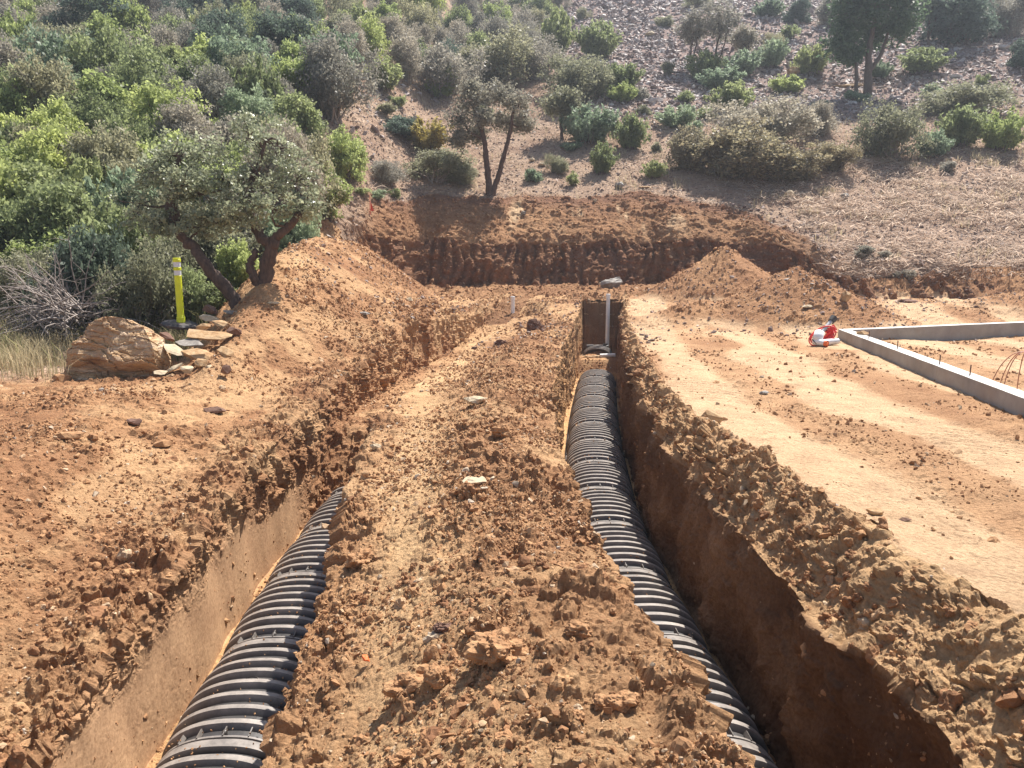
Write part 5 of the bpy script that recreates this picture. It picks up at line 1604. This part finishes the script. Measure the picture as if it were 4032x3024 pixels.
# juniper high at the right
x0, y0 = hit(1872, 208); z0 = drop(x0, y0); s_ = y0 / F_
tree('juniper_tree', (x0, y0, z0),
     [([rt(2, -8), rt(0, 40), rt(-2, 90), rt(5, 140), rt(10, 200)], [0.24, 0.19, 0.15, 0.10, 0.05]),
      ([rt(2, 45), rt(22, 75), rt(32, 110), rt(40, 150)], [0.12, 0.10, 0.07, 0.04]),
      ([rt(-22, -5), rt(-24, 40), rt(-28, 80), rt(-42, 130)], [0.11, 0.09, 0.07, 0.04])],
     [(*rt(-50, 150, 0), 0.9, 0.9), (*rt(-30, 195, 0), 1.1, 0.8), (*rt(15, 210, 0.5), 1.2, 0.8), (*rt(55, 190, 0), 1.0, 0.9), (*rt(60, 140, 0), 0.8, 0.9), (*rt(-60, 105, 0), 0.7, 0.8), (*rt(-10, 160, -0.8), 0.9, 0.8), (*rt(20, 130, 0.8), 0.8, 0.7), (*rt(-30, 230, 0), 0.9, 0.6), (*rt(40, 235, 0), 0.9, 0.6), (*rt(10, 255, 0), 0.8, 0.6), (*rt(-40, 80, 0), 0.5, 0.5)],
     'juniper', 'tall dark green juniper standing high on the right slope', leafsz=0.10, ncl=60, per=34, bark='bark_grey', crad=0.17, seed=7, elong=1.8, twr=0.025, up=0.5)

# slim trees
def slim(px, py, hpx, wpx, kind, label, seed, name='slim_tree'):
    global s_
    x0, y0 = hit(px, py); z0 = drop(x0, y0); s_ = y0 / F_
    h = hpx; ww = wpx * s_ / 2
    tree(name, (x0, y0, z0), [([rt(0, -6), rt(-0.05 * wpx, h * 0.3), rt(0.05 * wpx, h * 0.6), rt(0.0, h * 0.85)], [0.08, 0.06, 0.045, 0.02]),
                              ([rt(0, h * 0.15), rt(0.15 * wpx, h * 0.4), rt(0.22 * wpx, h * 0.7)], [0.05, 0.04, 0.02])],
         [(*rt(0, h * 0.85), ww * 0.65, ww * 0.5), (*rt(-wpx * 0.25, h * 0.7), ww * 0.55, ww * 0.5), (*rt(wpx * 0.25, h * 0.72), ww * 0.55, ww * 0.5), (*rt(wpx * 0.05, h * 0.58, 0.3), ww * 0.5, ww * 0.4)],
         kind, label, leafsz=0.08, ncl=34, per=26, crad=0.13, seed=seed, bark='bark', twr=0.014)
slim(1548, 165, 150, 90, 'grey', 'thin open-crowned tree on the scree left of the juniper', 21)
slim(1492, 160, 120, 60, 'grey', 'slender dark tree at the left of the thin open-crowned tree', 22)
slim(1215, 305, 105, 84, 'olive', 'small leaning tree with olive crown right of the forked tree', 23)
slim(2005, 100, 120, 70, 'dark', 'slim dark tree right of the juniper near the top', 24)
slim(1605, 150, 80, 50, 'dull', 'small brownish tree between the thin tree and the juniper', 25)
slim(200, 130, 150, 130, 'dark', 'dark tree with pale bare limbs at the upper left', 26)
slim(230, 300, 120, 90, 'bright', 'slender bright green tree in the left thicket', 27)

# grey dead brush at the left
def dead_brush(px, py, Y, w, h, label, seed, n=60):
    rg = np.random.RandomState(seed)
    p = at(px, py, Y); z = drop(p[0], Y)
    m = MB()
    for k in range(n):
        a = rg.uniform(PI * 0.55, PI * 1.35) if rg.rand() < 0.7 else rg.uniform(0, 2 * PI)
        L = w * rg.uniform(0.35, 1.0)
        el = rg.uniform(0.1, 1.1)
        s = np.array((rg.normal() * 0.15 + 0.3, rg.normal() * 0.2, rg.uniform(0.05, 0.5) * h))
        d = np.array((math.cos(a) * math.cos(el), math.sin(a) * math.cos(el) * 0.6, math.sin(el) * h / w))
        P = [s]
        for i in range(6):
            d = d + rg.normal(size=3) * 0.18 + np.array((0, 0, -0.10)); d /= np.linalg.norm(d)
            P.append(P[-1] + d * L / 6)
        m.tube(P, np.linspace(0.015, 0.005, 7), 4, cap=False)
        for b in range(4):
            i = rg.randint(2, 6); q = [P[i]]
            dd = d + rg.normal(size=3) * 0.7; dd /= np.linalg.norm(dd)
            for _ in range(3):
                dd = dd + rg.normal(size=3) * 0.25; dd /= np.linalg.norm(dd); q.append(q[-1] + dd * L * 0.1)
            m.tube(q, [0.005, 0.004, 0.003, 0.002], 3, cap=False)
    o = m.build('dead_branches', M['deadwood'], loc=(p[0], Y, z), smooth=True)
    tag(o, label, 'dead brush')
dead_brush(110, 590, 13.0, 1.5, 1.3, 'tangle of bleached dead branches at the left of the thicket', 31, 130)
dead_brush(230, 560, 13.8, 0.8, 0.9, 'sparse reddish-grey dead branches standing behind the bleached tangle', 32, 30)

# front row of the thicket behind the boulder
front = [(60, 620, 190, 130, 'olive'), (190, 640, 200, 200, 'dark'), (300, 655, 200, 210, 'olive'), (400, 640, 150, 170, 'green'), (260, 560, 220, 200, 'green'), (120, 540, 220, 180, 'green'), (30, 500, 160, 170, 'bright'), (480, 640, 110, 60, 'green'), (350, 560, 200, 150, 'olive'), (520, 560, 120, 110, 'bright'), (620, 490, 130, 130, 'sage')]
fl = ['low olive bush at the left edge above the dry grass', 'dark leafy bush in the shade behind the dead branches', 'deep olive bush right behind the yellow post', 'green bush between the yellow post and the oak trunk', 'tall green bush behind the dark ones, left of the oak', 'green bush above the dead branches', 'bright bush at the left edge behind the dead branches', 'low green bush under the leaning oak stem', 'olive bush behind the oak crown, left side', 'bright bush seen between the oak stems', 'silvery bush behind the right side of the oak crown']
for (px, py, w_, h_, kd), lb in zip(front, fl):
    Y = 13.9 + (640 - py) * 0.022
    p = at(px, py, Y); s = Y / F_
    bush(float(p[0]), Y, w_ * s, h_ * s * 1.15, kd, lb)

# ------------------------------------------------------------ dry grass and straw
def blades(name, P, L, Wd, rg, mat, lean=0.5, flat=False, label=None, cat=None, tint=None):
    n = len(P)
    a = rg.uniform(0, 2 * PI, n)
    dirh = np.stack([np.cos(a), np.sin(a), np.zeros(n)], 1)
    side = np.stack([-np.sin(a), np.cos(a), np.zeros(n)], 1)
    if flat:
        up = np.stack([np.zeros(n), np.zeros(n), rg.uniform(-0.05, 0.25, n)], 1)
        d1 = dirh + up * 1.5; side = side * 0.8 + np.stack([np.zeros(n)] * 2 + [rg.uniform(-0.6, 0.6, n)], 1)
        m1 = P + d1 * (L * 0.5)[:, None] + np.stack([np.zeros(n)] * 2 + [L * 0.08], 1)
        tip = P + (dirh + side * rg.uniform(-0.3, 0.3, n)[:, None]) * L[:, None]
    else:
        ln = np.abs(rg.normal(0, lean, n))[:, None]
        m1 = P + (np.array((0, 0, 1.0)) + dirh * ln * 0.4) * (L * 0.55)[:, None]
        tip = P + (np.array((0, 0, 0.95)) + dirh * ln * 1.1) * L[:, None]
    wv = side * Wd[:, None] / 2
    V = np.stack([P - wv, P + wv, m1 + wv * 0.8, m1 - wv * 0.8, tip + wv * 0.25, tip - wv * 0.25], 1).reshape(-1, 3)
    b = np.arange(n)[:, None] * 6
    F = np.concatenate([b + np.array((0, 1, 2, 3)), b + np.array((3, 2, 4, 5))])
    t = np.repeat(tint if tint is not None else rg.rand(n), 6)
    me = np_mesh(name, V, F, mat, False, {'tint': t})
    o = obj(name, me); tag(o, label, cat, kind='stuff')
    return o
M['straw'] = leaf_mat('dry straw', (0.32, 0.22, 0.16), (0.62, 0.49, 0.39), 0.25, 0.7, 0.2)
M['drygrass'] = leaf_mat('dry grass', (0.20, 0.17, 0.09), (0.46, 0.37, 0.22), 0.3, 0.7, 0.2)
M['greengrass'] = leaf_mat('weeds', (0.12, 0.13, 0.05), (0.30, 0.28, 0.12), 0.3, 0.6, 0.2)
rg = np.random.RandomState(77)
x_, y_ = HV[:, 0], HV[:, 1]
wgt = (S(8.2, 11.0, x_) * S(34, 29, y_) * (HS >= 2) * np.clip(0.25 + fbm(HV, 1.8, 3, seed=71), 0.03, 1)).astype(np.float32)
idx = pick(HV, HNR, HNC, wgt, 19000, rg)
blades('straw_mulch', HV[idx] + (0, 0, 0.035), rg.uniform(0.2, 0.6, len(idx)), rg.uniform(0.012, 0.034, len(idx)), rg, M['straw'], flat=True, label='dry straw and twigs strewn over the right slope', cat='straw')
wgt = ((HS == 3) * S(50, 28, y_) * np.clip(0.1 + fbm(HV, 1.2, 3, seed=72), 0.0, 1) * (x_ > -8)).astype(np.float32)
idx = pick(HV, HNR, HNC, wgt, 16000, rg)
blades('dry_litter', HV[idx] + (0, 0, 0.02), rg.uniform(0.12, 0.4, len(idx)), rg.uniform(0.012, 0.03, len(idx)), rg, M['straw'], flat=True, label='dry twigs and leaf litter on the open slope', cat='litter')
wgt = ((HS == 3) * S(44, 30, y_) * np.clip(fbm(HV, 1.0, 3, seed=73) - 0.12, 0.0, 1) * (x_ > -8)).astype(np.float32)
idx = pick(HV, HNR, HNC, wgt, 7000, rg)
blades('slope_grass', HV[idx], rg.uniform(0.10, 0.30, len(idx)), rg.uniform(0.010, 0.02, len(idx)), rg, M['drygrass'], lean=0.6, label='pale dry grass tufts on the open slope', cat='grass')
# dry grass behind the boulder
gl = GLIT * ((GV[:, 1] > 9.2) & (GV[:, 1] < 16.5))
cl = np.clip(0.35 + fbm(GV, 0.45, 3, seed=74), 0.02, 1)
idx = pick(GV, GNR, GNC, (gl * cl).astype(np.float32), 26000, rg)
blades('dry_grass', GV[idx].copy(), rg.uniform(0.12, 0.42, len(idx)), rg.uniform(0.005, 0.012, len(idx)), rg, M['drygrass'], lean=0.45, label='dry straw-coloured grass behind the boulder', cat='grass')
idx = pick(GV, GNR, GNC, (gl * np.clip(fbm(GV, 0.7, 3, seed=75) + 0.1, 0, 1) * (GV[:, 1] > 11)).astype(np.float32), 9000, rg)
blades('weeds', GV[idx].copy(), rg.uniform(0.15, 0.5, len(idx)), rg.uniform(0.008, 0.018, len(idx)), rg, M['greengrass'], lean=0.4, label='greenish weeds at the foot of the thicket', cat='weeds')
print('objects', len(bpy.data.objects), 'thicket', nb, 'ground', GNR, GNC, 'chambers end', yl, yr)

# ------------------------------------------------------------ air
def haze():
    m = bpy.data.materials.new('thin haze'); m.use_nodes = True
    nt = m.node_tree
    for n in list(nt.nodes):
        if n.type == 'BSDF_PRINCIPLED': nt.nodes.remove(n)
    v = N(nt, 'ShaderNodeVolumePrincipled')
    v.inputs['Color'].default_value = (0.80, 0.88, 1.0, 1)
    v.inputs['Density'].default_value = 0.0012
    v.inputs['Anisotropy'].default_value = 0.3
    nt.links.new(v.outputs[0], nt.nodes['Material Output'].inputs['Volume'])
    mb = MB(); mb.box((0, 44, 35), (340, 214, 84))
    o = mb.build('haze', m); tag(o, kind='stuff')
haze()
